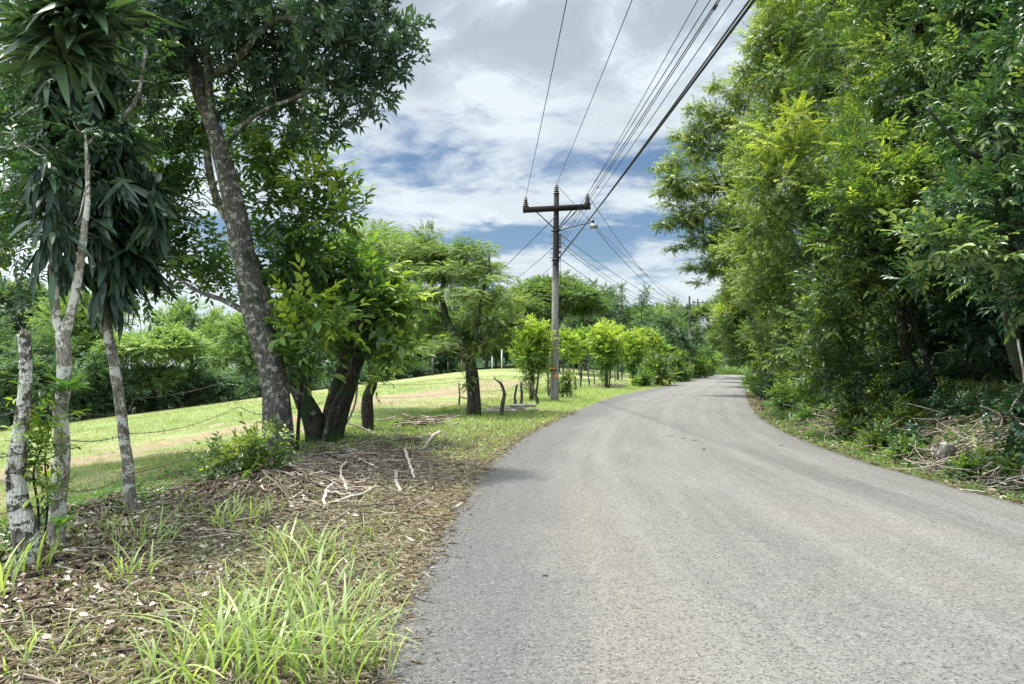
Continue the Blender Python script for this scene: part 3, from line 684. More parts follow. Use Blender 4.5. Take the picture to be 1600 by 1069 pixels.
rg = np.random.default_rng(310); mb = MB()
for k in range(78):
    y = rg.uniform(60, 460); w = np.interp(y, [60, 170, 330, 460], [60, 70, 90, 62]); q = P(np.interp(y, [60, 170, 330, 460], [110, 130, 160, 178])+rg.uniform(-1, 1)*w, y, DC+rg.uniform(-.35, .55)); n = 34
    a = rg.uniform(0, 6.28); tilt = rg.uniform(-2.4, .1); d = np.stack([np.cos(a)*.7+rg.normal(.1, .6, n), np.sin(a)*.7+rg.normal(0, .6, n), tilt+rg.normal(0, .6, n)], -1); d = nrm(d)
    U = np.array((0, 0, 1.))+rg.normal(0, .45, (n, 3)); leaves(mb, q+rg.normal(0, .04, (n, 3)), d, U, rg.uniform(.2, .46, n), rg.uniform(.045, .095, n), strap_template([.1, .35, .6][k % 3]), np.clip(rg.normal(.32, .1)+rg.normal(0, .2, n), 0, 1))
mb.build('hanging_leaves', MATS['leaf_strap'], root)
epiphyte('crown_epiphyte', 'fan of broad grey-green strap leaves spreading at the top left corner of the photo', px_path([(150,40),(140,10),(120,60),(95,100)], DC-1.1), 380, .52, .085, .35, 'leaf_strap', dir_fan, .22, 32, tone=.62)
epiphyte('small_epiphyte', 'drooping tuft of dark strap leaves on the left limb of the forked pale tree', px_path([(84,420),(80,360),(76,300),(74,240)], DB), 170, .30, .042, .35, 'leaf_strap', dir_hang, .16, 33)
epiphyte('bromeliad', 'bright green rosette growing on the forked pale stem below its fork', px_path([(104,612),(106,600)], DB-.08), 34, .17, .035, .3, 'leaf_straplight', dir_up, .03, 34, tone=.55)
epiphyte('young_bromeliad', 'small green rosette low on the forked pale stem near the ground', px_path([(92,822),(94,815)], DB-.1), 22, .13, .028, .3, 'leaf_straplight', dir_up, .02, 35, tone=.5)
# climbing leafy shoots between first two stems
b = GP(62, 862)
grow_tree('climbing_plant', 'leafy shoots with pale green leaves climbing between the broken-topped trunk and the forked tree', 'plant', on(b[0], b[1]),
  [(ground_to(px_path([(58,866),(60,800),(52,740),(66,690),(58,640),(62,600)], DA+.15)), .012, .006), (ground_to(px_path([(58,866),(75,790),(70,720),(78,660)], DA+.2)), .01, .005)],
  [blob(62,680,DA+.1,34,.5,.3,1,.8), blob(62,650,DA+.1,22,.6,.15,1,.8), blob(72,610,DA+.15,26,.5,-.15,1,.6), blob(52,725,DA+.1,22,.6,.1,1,.5), blob(78,760,DA+.15,20,.6,0,1,.5), blob(70,700,DA+.1,30,.6,.05,1,.5), blob(15,860,DA+.2,28,.5,-.1,1,.7)],
  'leaf_soft', .062, .42, 'alt', 'bark_dark', seed=24, layers=.75, tpl=L7, tone=.4, sides=6, rough=0)
# bush at foot of the big tree
b = GP(372, 762)
grow_tree('bush', 'dark green leafy bush at the foot of the thickest leaning trunk, on its left side', 'bush', on(b[0], b[1]),
  [(ground_to(px_path([(372,765),(370,730),(365,700)], b[1]+.5)), .03, .012), (ground_to(px_path([(372,765),(395,725),(400,690)], b[1]+.5)), .02, .01)],
  [blob(365,715,b[1]+.5,38,.7,0), blob(335,735,b[1]+.4,30,.7,-.08), blob(395,705,b[1]+.6,34,.9,.08), blob(375,745,b[1]+.3,36,.6,-.1), blob(330,760,b[1]+.2,20,.5,-.1), blob(430,690,b[1]+.9,24,1.,-.1), blob(425,725,b[1]+.7,24,.8,-.15)],
  'leaf_jungle', .075, .42, 'alt', 'bark_dark', seed=25, layers=1.3, tpl=L7, tone=.45, sides=6, rough=0)
#PART3
# --- spreading rain tree by the fence
b = GP(740, 652); DH = b[1]
H = lambda pts, r0, r1: (px_path([(x, y, DH+dz) for x, y, dz in pts]), r0, r1)
grow_tree('spreading_tree', 'spreading flat-layered tree with vine-wrapped trunk standing left of the big utility pole', 'tree', on(b[0], b[1]),
  [(ground_to(px_path([(738,655),(739,620),(736,590),(735,565)], DH)), .17, .15), H([(735,575,0),(722,545,0),(706,515,.3),(696,490,.5),(690,460,.8),(695,425,1),(680,390,1.2)], .15, .05),
   H([(697,497,.5),(675,488,.8),(650,484,1),(622,480,1.2),(590,470,1.4),(560,450,1.6)], .09, .03), H([(737,570,0),(745,540,.2),(762,520,.4),(790,510,.6),(820,505,.8)], .08, .03),
   H([(735,570,0),(745,530,-.4),(750,480,-.4),(760,430,0),(765,400,.2)], .07, .03), H([(724,548,0),(700,550,-.8),(672,558,-1.2),(650,565,-1.5)], .05, .02), H([(748,650,-.1),(745,600,-.15),(738,560,-.1)], .09, .08)],
  [blob(600,388,DH+2,62,.22,.1), blob(555,400,DH+2.4,60,.25,.05), blob(668,366,DH+2,26,.6,.0), blob(650,392,DH+1.6,66,.24,.1), blob(705,392,DH+1,48,.28,.08), blob(735,395,DH+.6,36,.4,.0), blob(595,425,DH+1.6,56,.26,.12),
   blob(655,425,DH+1,60,.24,0), blob(715,425,DH+.4,56,.28,.12), blob(755,440,DH,36,.4,.1), blob(620,455,DH+1.2,50,.28,0), blob(675,458,DH+.2,44,.28,-.05), blob(740,460,DH-.3,44,.35,.14), blob(780,470,DH,34,.5,.1), blob(760,500,DH-.2,34,.5,.1),
   blob(800,500,DH+.5,30,.5,.08), blob(785,530,DH+.6,30,.6,0), blob(650,520,DH+1,44,.3,-.02), blob(665,545,DH-1,40,.28,.1), blob(700,535,DH-.6,26,.4,0), blob(735,560,DH-.1,22,.9,.15,1,.6), blob(738,595,DH-.15,15,1.2,.05,1,.8), blob(760,540,DH-.4,22,.6,.1,1,.6), blob(620,500,DH+1.6,36,.35,-.05), blob(640,408,DH+3,80,.3,-.1), blob(700,420,DH+2.5,80,.35,-.1), blob(580,440,DH+3,70,.4,-.1), blob(730,425,DH+2,60,.4,-.05), blob(800,470,DH+2,50,.4,.08), blob(560,380,DH+4,70,.3,0), blob(740,385,DH+1.5,40,.35,.1), blob(668,380,DH+2,34,.6,.1), blob(590,372,DH+5,70,.28,.1), blob(530,385,DH+5,60,.3,.05), blob(630,378,DH+4,60,.3,.05), blob(745,415,DH+2,44,.3,.1)],
  'leaf_umbrella', .095, .40, 'pinn', 'bark_dark', seed=41, layers=2.3, tpl=K4, clump=.5, sides=12, rough=.10, tone=.52, upb=.1)

# --- trees farther off
def auto_tree(name, label, X, Y, H, W, style, leaf, leafL, seed, group=None, tone=.45, layers=1.5, cat='tree', lean=0, z=None):
    rng = np.random.default_rng(seed); g = float(G(X, Y)) if z is None else z
    base = np.array((X, Y, g)); bl = []; st = []
    if style == 'umbrella':
        top = base+(lean, 0, H*.72); st.append(([base-(0, 0, .3), base+(lean*.3, 0, H*.25), base+(lean*.7, 0, H*.42)], .035*H*.6, .02*H*.6))
        for k in range(7):
            a = k*.9+rng.uniform(0, .5); e = base+np.array((lean+math.cos(a)*W*.38, math.sin(a)*W*.38, H*rng.uniform(.68, .85)))
            st.append(([base+(lean*.5, 0, H*.32), base*.5+e*.5+(0, 0, -.03*H), e], .011*H, .004*H))
        for k in range(13):
            a = rng.uniform(0, 6.28); q = rng.uniform(0, 1)**.6; r = W*rng.uniform(.16, .24)
            bl.append((base+np.array((lean+math.cos(a)*q*(W/2-r*.6), math.sin(a)*q*(W/2-r*.6), H*(.93-.22*q*q-rng.uniform(0, .16)))), r, .40, rng.uniform(-.05, .12), 1, 1.6))
    elif style == 'tall':
        st.append(([base-(0, 0, .3), base+(lean*.5, 0, H*.5), base+(lean, 0, H*.95)], .016*H, .004*H))
        for k in range(9):
            t = .35+.62*k/8; a = rng.uniform(0, 6.28); r = W*.27*(1.2-t*.6)
            bl.append((base+np.array((lean*t+math.cos(a)*W*.22, math.sin(a)*W*.22, H*t)), r, .7, rng.uniform(-.08, .1), 1, .75))
    elif style == 'bush':
        for k in range(3): st.append(([base-(0, 0, .2), base+rng.normal(0, .08*W, 3)*(1, 1, 0)+(0, 0, H*.4), base+rng.normal(0, .15*W, 3)*(1, 1, 0)+(0, 0, H*.75)], .03*min(W, 3), .01))
        for k in range(9):
            a = rng.uniform(0, 6.28); q = rng.uniform(0, 1)**.5; r = min(W, H)*rng.uniform(.20, .30)
            bl.append((base+np.array((math.cos(a)*q*(W/2-r*.7), math.sin(a)*q*(W/2-r*.7), max(r*.55, (H-r)*rng.uniform(.15, 1)*(1-.35*q)))), r, .85, rng.uniform(-.1, .12), 1, 1.))
    else:
        st.append(([base-(0, 0, .3), base+(lean*.3, 0, H*.3), base+(lean*.8, 0, H*.75)], .024*H, .008*H))
        for k in range(5):
            a = k*1.3+rng.uniform(0, .6); st.append(([base+(lean*.4, 0, H*(.25+.08*k)), base+np.array((lean+math.cos(a)*W*.3, math.sin(a)*W*.3, H*(.5+.08*k)))], .011*H, .004*H))
        lo = .25 if style == 'low' else .42
        for k in range(13):
            a = rng.uniform(0, 6.28); q = rng.uniform(0, 1)**.5; h = rng.uniform(lo, .9); r = W*rng.uniform(.15, .23); sh = math.sin(min(1, (h-lo+.18)/(1.12-lo))*math.pi)**.6
            bl.append((base+np.array((lean*h+math.cos(a)*q*(W/2-r*.7)*sh, math.sin(a)*q*(W/2-r*.7)*sh, H*h)), r, .75, rng.uniform(-.08, .12), 1, 1.))
    return grow_tree(name, label, cat, base, st, bl, leaf, leafL, .5, 'alt', 'bark_far' if Y > 40 else 'bark_dark', group, seed, layers*1.15, K4, .5, 6, 0, tone, False, .2, 1., 2.2, hide_trunk=False, maxl=9000)
def at_px(px, ybase, ytop, wpx, D):
    """ground x, height and width of a thing seen between two photo rows at depth D"""
    X = (px-800)/F*D; g = float(G(X, D)); H = P(px, ytop, D)[2]-g
    return X, D, H, wpx/F*D
GB = 'trees beyond the pasture'
far = [
 # px, ytop, width px, D, style, leaf, label
 (-60, 470, 220, 62, 'round', 'leaf_far', 'broad dark tree cut by the left edge beyond the pasture'),
 (60, 520, 150, 58, 'low', 'leaf_far', 'low dense tree beyond the pasture seen between the two leftmost trunks'),
 (140, 440, 190, 74, 'round', 'leaf_farlight', 'tall pale tree beyond the pasture behind the hanging strap leaves'),
 (150, 560, 130, 62, 'low', 'leaf_far', 'dark low tree beyond the pasture right of the forked pale stem'),
 (215, 500, 170, 66, 'umbrella', 'leaf_farlight', 'flat-topped pale green tree with a leaning trunk at the pasture edge'),
 (255, 574, 130, 67, 'umbrella', 'leaf_farlight', 'low flat-topped tree beyond the pasture right of the thin grey stem'),
 (300, 470, 170, 84, 'round', 'leaf_farlight', 'rounded pale tree high beyond the pasture left of the thickest trunk'),
 (320, 580, 110, 70, 'umbrella', 'leaf_far', 'dark flat-topped tree at the pasture edge left of the thickest trunk'),
 (385, 500, 130, 76, 'round', 'leaf_farlight', 'bright rounded tree beyond the pasture just left of the thickest trunk'),
 (460, 520, 150, 80, 'round', 'leaf_far', 'tree beyond the pasture showing through the multi-stemmed tree'),
 (545, 470, 150, 92, 'round', 'leaf_far', 'tree beyond the pasture right of the crooked multi-stemmed tree'),
 (610, 548, 90, 84, 'low', 'leaf_far', 'dark low tree at the pasture edge under the long limb'),
 (650, 500, 120, 104, 'round', 'leaf_far', 'rounded tree on the rise behind the long limb of the spreading tree'),
 (690, 540, 80, 92, 'low', 'leaf_far', 'small round tree behind the vine-wrapped trunk'),
 (735, 500, 100, 104, 'round', 'leaf_farlight', 'tree on the rise right behind the vine-wrapped trunk'),
 (775, 470, 110, 100, 'umbrella', 'leaf_umbrella', 'flat-topped tree between the spreading tree and the utility pole'),
 (-180, 430, 260, 80, 'round', 'leaf_far', 'tree out past the left edge of the pasture'),
 (420, 460, 160, 110, 'round', 'leaf_far', 'tall tree on the hillside behind the multi-stemmed tree'),
 (30, 440, 200, 100, 'round', 'leaf_far', 'tall dark tree on the hillside behind the broken-topped trunk'),
]
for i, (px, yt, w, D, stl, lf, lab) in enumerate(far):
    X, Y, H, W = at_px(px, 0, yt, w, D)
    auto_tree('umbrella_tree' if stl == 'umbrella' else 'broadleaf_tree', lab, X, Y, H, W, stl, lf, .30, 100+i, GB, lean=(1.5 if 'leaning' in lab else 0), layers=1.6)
for i, (px, w, h, D) in enumerate([(-90,120,1,56),(10,90,1,57),(75,80,1,58),(130,80,1,61),(190,80,1,63),(250,80,1,66),(300,70,1,68),(352,80,1,70),(410,60,1,72),(470,70,1,76),(530,60,1,80),(585,60,1,83),(640,50,1,86),(700,50,1,90)]):
    X = (px-800)/F*D
    auto_tree('bush', ['dark bush cut by the left edge at the pasture edge','dark bush at the pasture edge behind the broken-topped trunk','dark bush at the pasture edge left of the forked stem','dark bush at the pasture edge right of the forked stem','dark bush at the pasture edge left of the thin grey stem','dark bush at the pasture edge below the low flat-topped tree','dark bush at the pasture edge midway between grey stem and thickest trunk','dark bush at the pasture edge behind the leafy bush','dark bush at the pasture edge hidden behind the thickest trunk','dark bush seen between the crooked stems','dark bush at the pasture edge left of the mossy sapling','dark bush at the pasture edge right of the mossy sapling','dark bush at the pasture edge under the spreading tree','dark bush at the pasture edge beside the vine-wrapped trunk'][i],
      X, D+1.5, 3.4, w/F*D*1.25, 'bush', 'leaf_far', .22, 140+i, 'bushes along the far edge of the pasture', tone=.22, cat='bush', layers=1.5)
X, Y, H, W = at_px(872, 0, 424, 190, 80)
auto_tree('umbrella_tree', 'large dark flat-topped tree with spreading limbs behind the utility pole', X, Y, H, W, 'umbrella', 'leaf_umbrella', .26, 161, tone=.25, layers=1.7)
mid = [(940,440,70,88,'tall','leaf_far','slim tall tree right of the large flat-topped tree'), (972,446,52,92,'tall','leaf_far','slim tall tree with an open crown against the sky'), (1003,452,50,95,'tall','leaf_far','slim tall tree nearest the dark rounded tree'),
 (1040,478,80,84,'round','leaf_far','grey-green rounded tree behind the roadside bushes'), (1052,466,70,110,'round','leaf_umbrella','rounded tree on the skyline left of the far utility pole'), (820,430,60,95,'round','leaf_umbrella','rounded crown peeping left of the large flat-topped tree'),
 (915,470,90,98,'round','leaf_far','dark crown filling the gap behind the slim tall trees'), (1085,500,50,100,'round','leaf_far','small dark tree at the foot of the far utility pole')]
for i, (px, yt, w, D, stl, lf, lab) in enumerate(mid):
    X, Y, H, W = at_px(px, 0, yt, w, D)
    auto_tree('slim_tree' if stl == 'tall' else 'broadleaf_tree', lab, X, Y, H, W, stl, lf, .26, 170+i, 'trees behind the fence line', layers=1.3 if stl == 'tall' else 1.6, tone=.35)
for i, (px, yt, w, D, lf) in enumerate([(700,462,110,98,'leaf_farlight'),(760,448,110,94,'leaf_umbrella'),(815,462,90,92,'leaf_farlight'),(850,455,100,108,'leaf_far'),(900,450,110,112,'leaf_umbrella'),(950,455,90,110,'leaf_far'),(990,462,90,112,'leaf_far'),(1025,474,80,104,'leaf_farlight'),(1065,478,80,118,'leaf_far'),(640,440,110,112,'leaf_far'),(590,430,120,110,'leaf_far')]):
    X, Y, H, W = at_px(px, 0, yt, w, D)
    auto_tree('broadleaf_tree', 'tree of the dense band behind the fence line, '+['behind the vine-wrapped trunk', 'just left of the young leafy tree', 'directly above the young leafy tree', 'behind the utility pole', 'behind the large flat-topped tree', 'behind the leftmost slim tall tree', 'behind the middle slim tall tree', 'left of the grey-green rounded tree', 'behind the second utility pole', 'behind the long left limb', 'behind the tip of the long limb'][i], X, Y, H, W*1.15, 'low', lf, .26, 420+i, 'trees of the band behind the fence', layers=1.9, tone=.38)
# young roadside trees and bushes on the fence line
fence_trees = [
 (830,632,498,74,30,'leaf_bright','young leafy tree with vines on its stem just left of the utility pole','lolly'),
 (947,603,508,58,46,'leaf_bright','young round-headed tree on the fence line right of the utility pole','lolly'),
 (988,600,520,50,52,'leaf_bright','yellow-green young tree beside the dark roadside bush','lolly'),
 (880,592,512,60,60,'leaf_bright','bright yellow-green tree just right behind the utility pole','round'),
 (908,592,508,56,64,'leaf_bright','bright yellow-green tree second right behind the utility pole','round'),
 (965,590,508,50,68,'leaf_bright','bright yellow-green tree in the middle of the far roadside row','round'),
 (1018,590,512,52,66,'leaf_bright','yellow-green tree just above the dark roadside bush','round'),
 (1033,600,543,64,54,'leaf_jungle','large dark leafy bush at the left road edge below the yellow-green trees','bush'),
 (1008,604,565,34,50,'leaf_soft','small leafy bush left of the large dark roadside bush','bush'),
 (1062,592,545,34,66,'leaf_soft','vine-covered bush right of the large dark roadside bush','bush'),
 (1068,590,512,36,74,'leaf_dark','dark vine-clad tree at the left road edge below the far pole','round'),
 (1090,588,532,36,82,'leaf_soft','green hedge bush at the foot of the far utility pole','bush'),
 (1108,587,528,34,94,'leaf_soft','pale topped hedge bush where the road reaches its crest','bush'),
 (885,622,560,24,33,'leaf_jungle','dark leafy vine climbing the fence right behind the utility pole','bush'),
 (870,610,584,30,37,'leaf_soft','low weedy bush on the verge behind the utility pole','bush'),
 (1060,577,560,24,74,'leaf_bright','small bright bush on the road edge','bush')]
for i, (px, yb, yt, w, D, lf, lab, stl) in enumerate(fence_trees):
    X, Y, H, W = at_px(px, yb, yt, w, D)
    if stl == 'lolly':
        g = on(X, Y); r = w/2
        grow_tree('young_tree', lab, 'tree', g, [([g-(0,0,.2), g+(.05,0,H*.3), g+(0,0,H*.6)], .10, .06), ([g-(0,0,.1)+(.15,0,0), g+(.3,0,H*.3), g+(.25,.1,H*.5)], .05, .03)],
          [(g+np.array((dx*W/2, dy*W/2, H*hz)), W*rr, .8, yg, 1, cv) for dx, dy, hz, rr, yg, cv in [(0,0,.72,.36,.1,1), (-.38,.2,.80,.28,.25,1), (.36,-.2,.80,.28,.25,1), (.1,.1,.93,.26,.35,1), (0,-.2,.56,.30,-.12,1.2), (.15,0,.42,.22,-.25,1.2), (-.1,0,.28,.14,-.3,1.4), (-.62,0,.66,.22,.15,1), (.62,.1,.66,.22,.15,1), (-.3,.1,.52,.22,-.05,1), (.35,.1,.50,.2,-.1,1), (0,.1,.14,.12,-.3,1)]],
          lf, .13 if D < 35 else .17, .45, 'alt', 'bark_dark', 'young trees on the fence line', 180+i, 2.0, tone=.42, sides=7)
    else:
        auto_tree('bush' if stl == 'bush' else 'roadside_tree', lab, X, Y, H, W, stl, lf, .13 if D < 40 else .2, 180+i, None, cat='bush' if stl == 'bush' else 'tree', layers=1.7, tone=.40)
# --- past the crest
crest = [(1150,548,80,133,'low','pale bushy tree past the crest of the road'),(1180,560,60,128,'low','low bushy tree past the crest beside the right verge'),(1120,540,60,140,'round','tree past the crest behind the third utility pole'),(1200,520,120,150,'round','tall tree far past the crest behind the road'),
 (1140,515,90,165,'round','hazy tree on the slope at the end of the road'),(1080,520,90,160,'round','tree on the slope behind the far hedge'),(1240,500,140,170,'round','big tree on the slope at the far right of the road end'),(1010,510,110,170,'round','hazy tree on the slope behind the yellow-green row')]
for i, (px, yt, w, D, stl, lab) in enumerate(crest):
    X, Y, H, W = at_px(px, 0, yt, w, D)
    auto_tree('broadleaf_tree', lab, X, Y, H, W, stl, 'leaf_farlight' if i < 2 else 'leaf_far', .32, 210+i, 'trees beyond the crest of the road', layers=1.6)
for i, (px, yt, w, D) in enumerate([(1125,566,36,122),(1143,570,34,120),(1160,566,36,122),(1176,568,30,119),(1192,560,40,118),(1108,563,34,121)]):
    X, Y, H, W = at_px(px, 0, yt, w, D)
    auto_tree('bush', 'pale green bush where the road drops out of sight, '+['second from the left','third from the left','third from the right','second from the right','nearest the right verge','nearest the left hedge'][i], X, Y, max(H, 2.2), W, 'bush', 'leaf_farlight', .22, 225+i, 'bushes at the crest of the road', cat='bush', layers=1.7)

# --- the wall of jungle on the right
def jungle(lab, base, stems, blobs, leaf, L, wr, kind, seed, layers=1.35, tone=.42, tpl=K4, bark='bark_dark', name='jungle_tree', **k):
    g = on(base[0], base[1])
    st = []
    for pts, r0, r1 in stems: st.append(([g-(0, 0, .3)]+px_path(pts), r0, r1))
    return grow_tree(name, lab, 'tree', g, st, blobs, leaf, L, wr, kind, bark, 'trees crowding the right bank', seed, layers*1.55, tpl, tone=tone, sides=9, clump=.5, **k)
def wall(lo, hi, seed, young=0.):
    """crown lobes that close the wall of leaves between photo columns lo..hi"""
    rg = np.random.default_rng(seed); out = []
    for x in np.arange(lo+20, hi, 46):
        for y in np.arange(-20, 700, 50):
            xx, yy = x+rg.uniform(-22, 22), y+rg.uniform(-22, 22)
            if xx < np.interp(yy, [-50, 0, 100, 200, 300, 400, 450, 500, 600], [1230, 1220, 1190, 1150, 1110, 1150, 1175, 1195, 1215]): continue
            if yy > np.interp(xx, [1180, 1300, 1400, 1500, 1600], [590, 620, 650, 680, 705]): continue
            if 1370 < xx and yy > np.interp(xx, [1370, 1450, 1640], [520, 440, 430]): hol = rg.uniform(2.2, 4.0)
            else: hol = 0.
            D = np.interp(xx, [1150, 1200, 1300, 1400, 1500, 1620], [34, 27, 20.5, 15.5, 12.3, 10.4])+rg.uniform(0, 1.2)+max(0, (250-yy)/250)*1.5+hol
            sky = 1 if not (1380 < xx < 1500 and 120 < yy < 250) else .35
            out.append(blob(xx, yy, D, 42, .85, young+rg.normal(0, .06)-(.12 if hol else 0), 1, .8*sky))  # lobes in the hollow get a darker leaf tone, shade put into the colour
    return out
# overhanging feathery tree, farthest left
jungle('tall airy tree leaning over the road, its ragged crown the leftmost on the right side', (15.5, 37.), [([(1180,520,37),(1170,420,37),(1150,330,37),(1120,250,37)], .22, .05), ([(1170,430,37),(1120,380,37),(1075,350,36.5)], .08, .02), ([(1160,380,37),(1200,250,38),(1220,130,38)], .12, .03), ([(1130,300,37),(1090,260,37),(1060,260,37)], .06, .02)],
 [blob(1034,262,36,15,.45,.08,1,.8), blob(1028,300,36,14,.45,.05,1,.8), blob(1034,348,36,16,.4,-.05,1,.8), blob(1062,212,36.5,16,.5,.08,1,.8), blob(1085,168,37,17,.5,.05,1,.8), blob(1060,385,36,18,.4,-.1,1,.7), blob(1075,415,36,16,.45,-.1,1,.7), blob(1112,130,37,18,.5,.05,1,.8), blob(1090,440,36,14,.4,0,1,.6), blob(1075,285,36,42,.6,.05), blob(1055,250,36,26,.6,.08,1,.8), blob(1052,310,36,22,.6,0,1,.7), blob(1090,330,36,44,.6,-.05), blob(1060,345,36,26,.5,-.1,1,.8), blob(1110,240,37,44,.7,.05), blob(1095,200,37,32,.6,.05), blob(1125,175,37,38,.7,0), blob(1145,215,37,40,.8,0), blob(1135,290,37,44,.8,-.05), blob(1100,375,36,36,.5,-.15), blob(1130,410,37,38,.6,-.05), blob(1155,355,37,44,.8,-.1), blob(1160,145,37,36,.7,.05), blob(1180,250,38,50,.9,-.05), blob(1165,450,36,36,.7,.1), blob(1190,400,37,50,.9,0), blob(1105,420,37,16,.5,-.1,1,.6), blob(1190,330,38,50,.9,-.1)]+wall(1100,1200,1),
 'leaf_jungle', .135, .36, 'hang', 301, 1.05, .55)
jungle('high thin-leaved tree at the top, right of the open sky', (14.2, 29.), [([(1300,500,29),(1290,330,29),(1270,180,29),(1250,60,29),(1240,-60,29)], .24, .06), ([(1280,260,29),(1220,160,29),(1200,60,29)], .10, .03), ([(1290,320,29),(1350,200,29),(1380,60,29)], .10, .03)],
 [blob(1215,25,29,38,.7,.1), blob(1200,75,29,40,.7,.05), blob(1180,115,29,36,.7,.0), blob(1250,20,29,50,.8,.15), blob(1240,80,29,50,.8,.12), blob(1225,140,29,48,.8,.05), blob(1290,60,29,55,.8,.1), blob(1280,130,29,50,.8,.05), blob(1270,-50,29,80,.8,0), blob(1340,30,29,60,.8,.1), blob(1340,110,29,50,.8,0,1,.8), blob(1380,-40,29,90,.8,0), blob(1200,190,29,44,.8,.1), blob(1260,200,29,50,.8,0), blob(1330,180,29.5,50,.8,-.1,1,.8), blob(1210,-20,29,30,.6,.0)]+wall(1200,1250,2),
 'leaf_jungle', .13, .36, 'hang', 302, 1.1, .55)
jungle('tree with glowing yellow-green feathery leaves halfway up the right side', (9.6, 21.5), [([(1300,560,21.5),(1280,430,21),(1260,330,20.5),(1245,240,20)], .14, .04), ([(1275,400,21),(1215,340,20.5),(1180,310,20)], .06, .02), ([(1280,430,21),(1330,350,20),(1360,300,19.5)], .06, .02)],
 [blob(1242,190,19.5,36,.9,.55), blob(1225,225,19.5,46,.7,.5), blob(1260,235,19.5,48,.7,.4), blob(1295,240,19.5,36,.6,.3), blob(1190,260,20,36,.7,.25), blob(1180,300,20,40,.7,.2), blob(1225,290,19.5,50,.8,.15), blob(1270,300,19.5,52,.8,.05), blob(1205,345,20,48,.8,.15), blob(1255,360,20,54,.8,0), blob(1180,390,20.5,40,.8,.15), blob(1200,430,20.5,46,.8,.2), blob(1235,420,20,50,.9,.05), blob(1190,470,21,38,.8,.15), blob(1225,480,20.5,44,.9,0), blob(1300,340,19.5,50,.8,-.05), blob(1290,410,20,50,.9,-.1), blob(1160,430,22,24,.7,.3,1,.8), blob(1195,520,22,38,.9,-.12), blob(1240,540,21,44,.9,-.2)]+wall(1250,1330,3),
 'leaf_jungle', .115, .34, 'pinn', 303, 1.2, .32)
jungle('broad-leaved tree with pale glossy shoots in the middle of the right side', (9.3, 15.3), [([(1420,560,15),(1400,430,14.5),(1380,330,14),(1370,240,14)], .13, .04), ([(1400,430,14.5),(1330,380,14),(1300,340,14)], .05, .02), ([(1395,400,14.5),(1450,320,14),(1480,260,14)], .05, .02)],
 [blob(1330,310,13.8,50,.7,.12), blob(1380,270,13.8,54,.7,.15), blob(1320,380,14,50,.8,.05), blob(1375,345,13.6,56,.7,.0), blob(1430,320,13.5,54,.7,.1), blob(1440,260,13.8,44,.7,.1), blob(1310,440,14.2,50,.8,0), blob(1365,420,14,56,.8,-.1), blob(1430,395,13.8,56,.8,-.12), blob(1290,500,14.8,48,.9,0), blob(1340,500,14.5,54,.9,-.12), blob(1280,560,15.5,44,.9,-.08), blob(1330,575,15,48,.8,-.15), blob(1480,300,13.5,46,.7,.05), blob(1350,225,14.5,46,.7,.1)]+wall(1330,1430,4),
 'leaf_jungle', .125, .42, 'alt', 304, 1.1, .33, L7)
jungle('dark overhanging tree filling the right edge, with pale tipped sprays', (8.4, 10.6), [([(1590,560,10.5),(1580,420,10),(1560,300,9.8),(1540,180,9.6)], .13, .05), ([(1575,420,10),(1500,380,9.6),(1440,370,9.4)], .05, .02), ([(1560,300,9.8),(1500,230,9.5),(1450,170,9.3)], .05, .02), ([(1560,300,9.8),(1620,200,9.6)], .05, .02)],
 [blob(1500,385,9.2,50,.45,.22), blob(1560,400,9,44,.45,.2), blob(1450,370,9.4,40,.5,.15), blob(1590,270,9.2,50,.6,.15), blob(1540,300,9.5,56,.6,0), blob(1480,310,9.6,44,.6,0), blob(1590,350,9.4,50,.7,0), blob(1550,200,9.6,56,.7,.05), blob(1600,150,9.4,60,.8,.1), blob(1610,460,9.6,60,.8,-.1), blob(1440,430,10.3,36,.6,-.05), blob(1620,60,9.4,60,.8,.05), blob(1650,300,9,60,.9,0)]+wall(1510,1640,5),
 'leaf_deep', .13, .40, 'alt', 305, 1.1, .42, L7)
jungle('tree with sparse upper crown letting bright sky through, top right', (12.2, 17.5), [([(1480,500,17.5),(1470,350,17),(1450,220,17),(1440,80,17),(1430,-60,17)], .18, .06), ([(1455,250,17),(1510,150,17),(1550,40,17)], .07, .02), ([(1455,230,17),(1400,140,17),(1370,50,17)], .07, .02)],
 [blob(1420,60,17,60,.7,.15), blob(1390,140,17,48,.7,.1,1,.7), blob(1470,100,17,56,.7,.1), blob(1440,190,17,40,.6,.05,1,.6), blob(1510,160,17,60,.7,0), blob(1520,60,17,66,.7,.05), blob(1575,100,17,60,.7,0), blob(1460,0,17,80,.7,0), blob(1560,0,17,80,.7,0), blob(1590,190,17,50,.8,-.05), blob(1400,215,17,36,.5,0,1,.6), blob(1480,240,17,50,.6,-.05), blob(1400,-60,17,90,.7,0), blob(1540,-80,17,110,.7,0)]+wall(1430,1510,6),
 'leaf_deep', .125, .40, 'alt', 306, 1.1, .55)
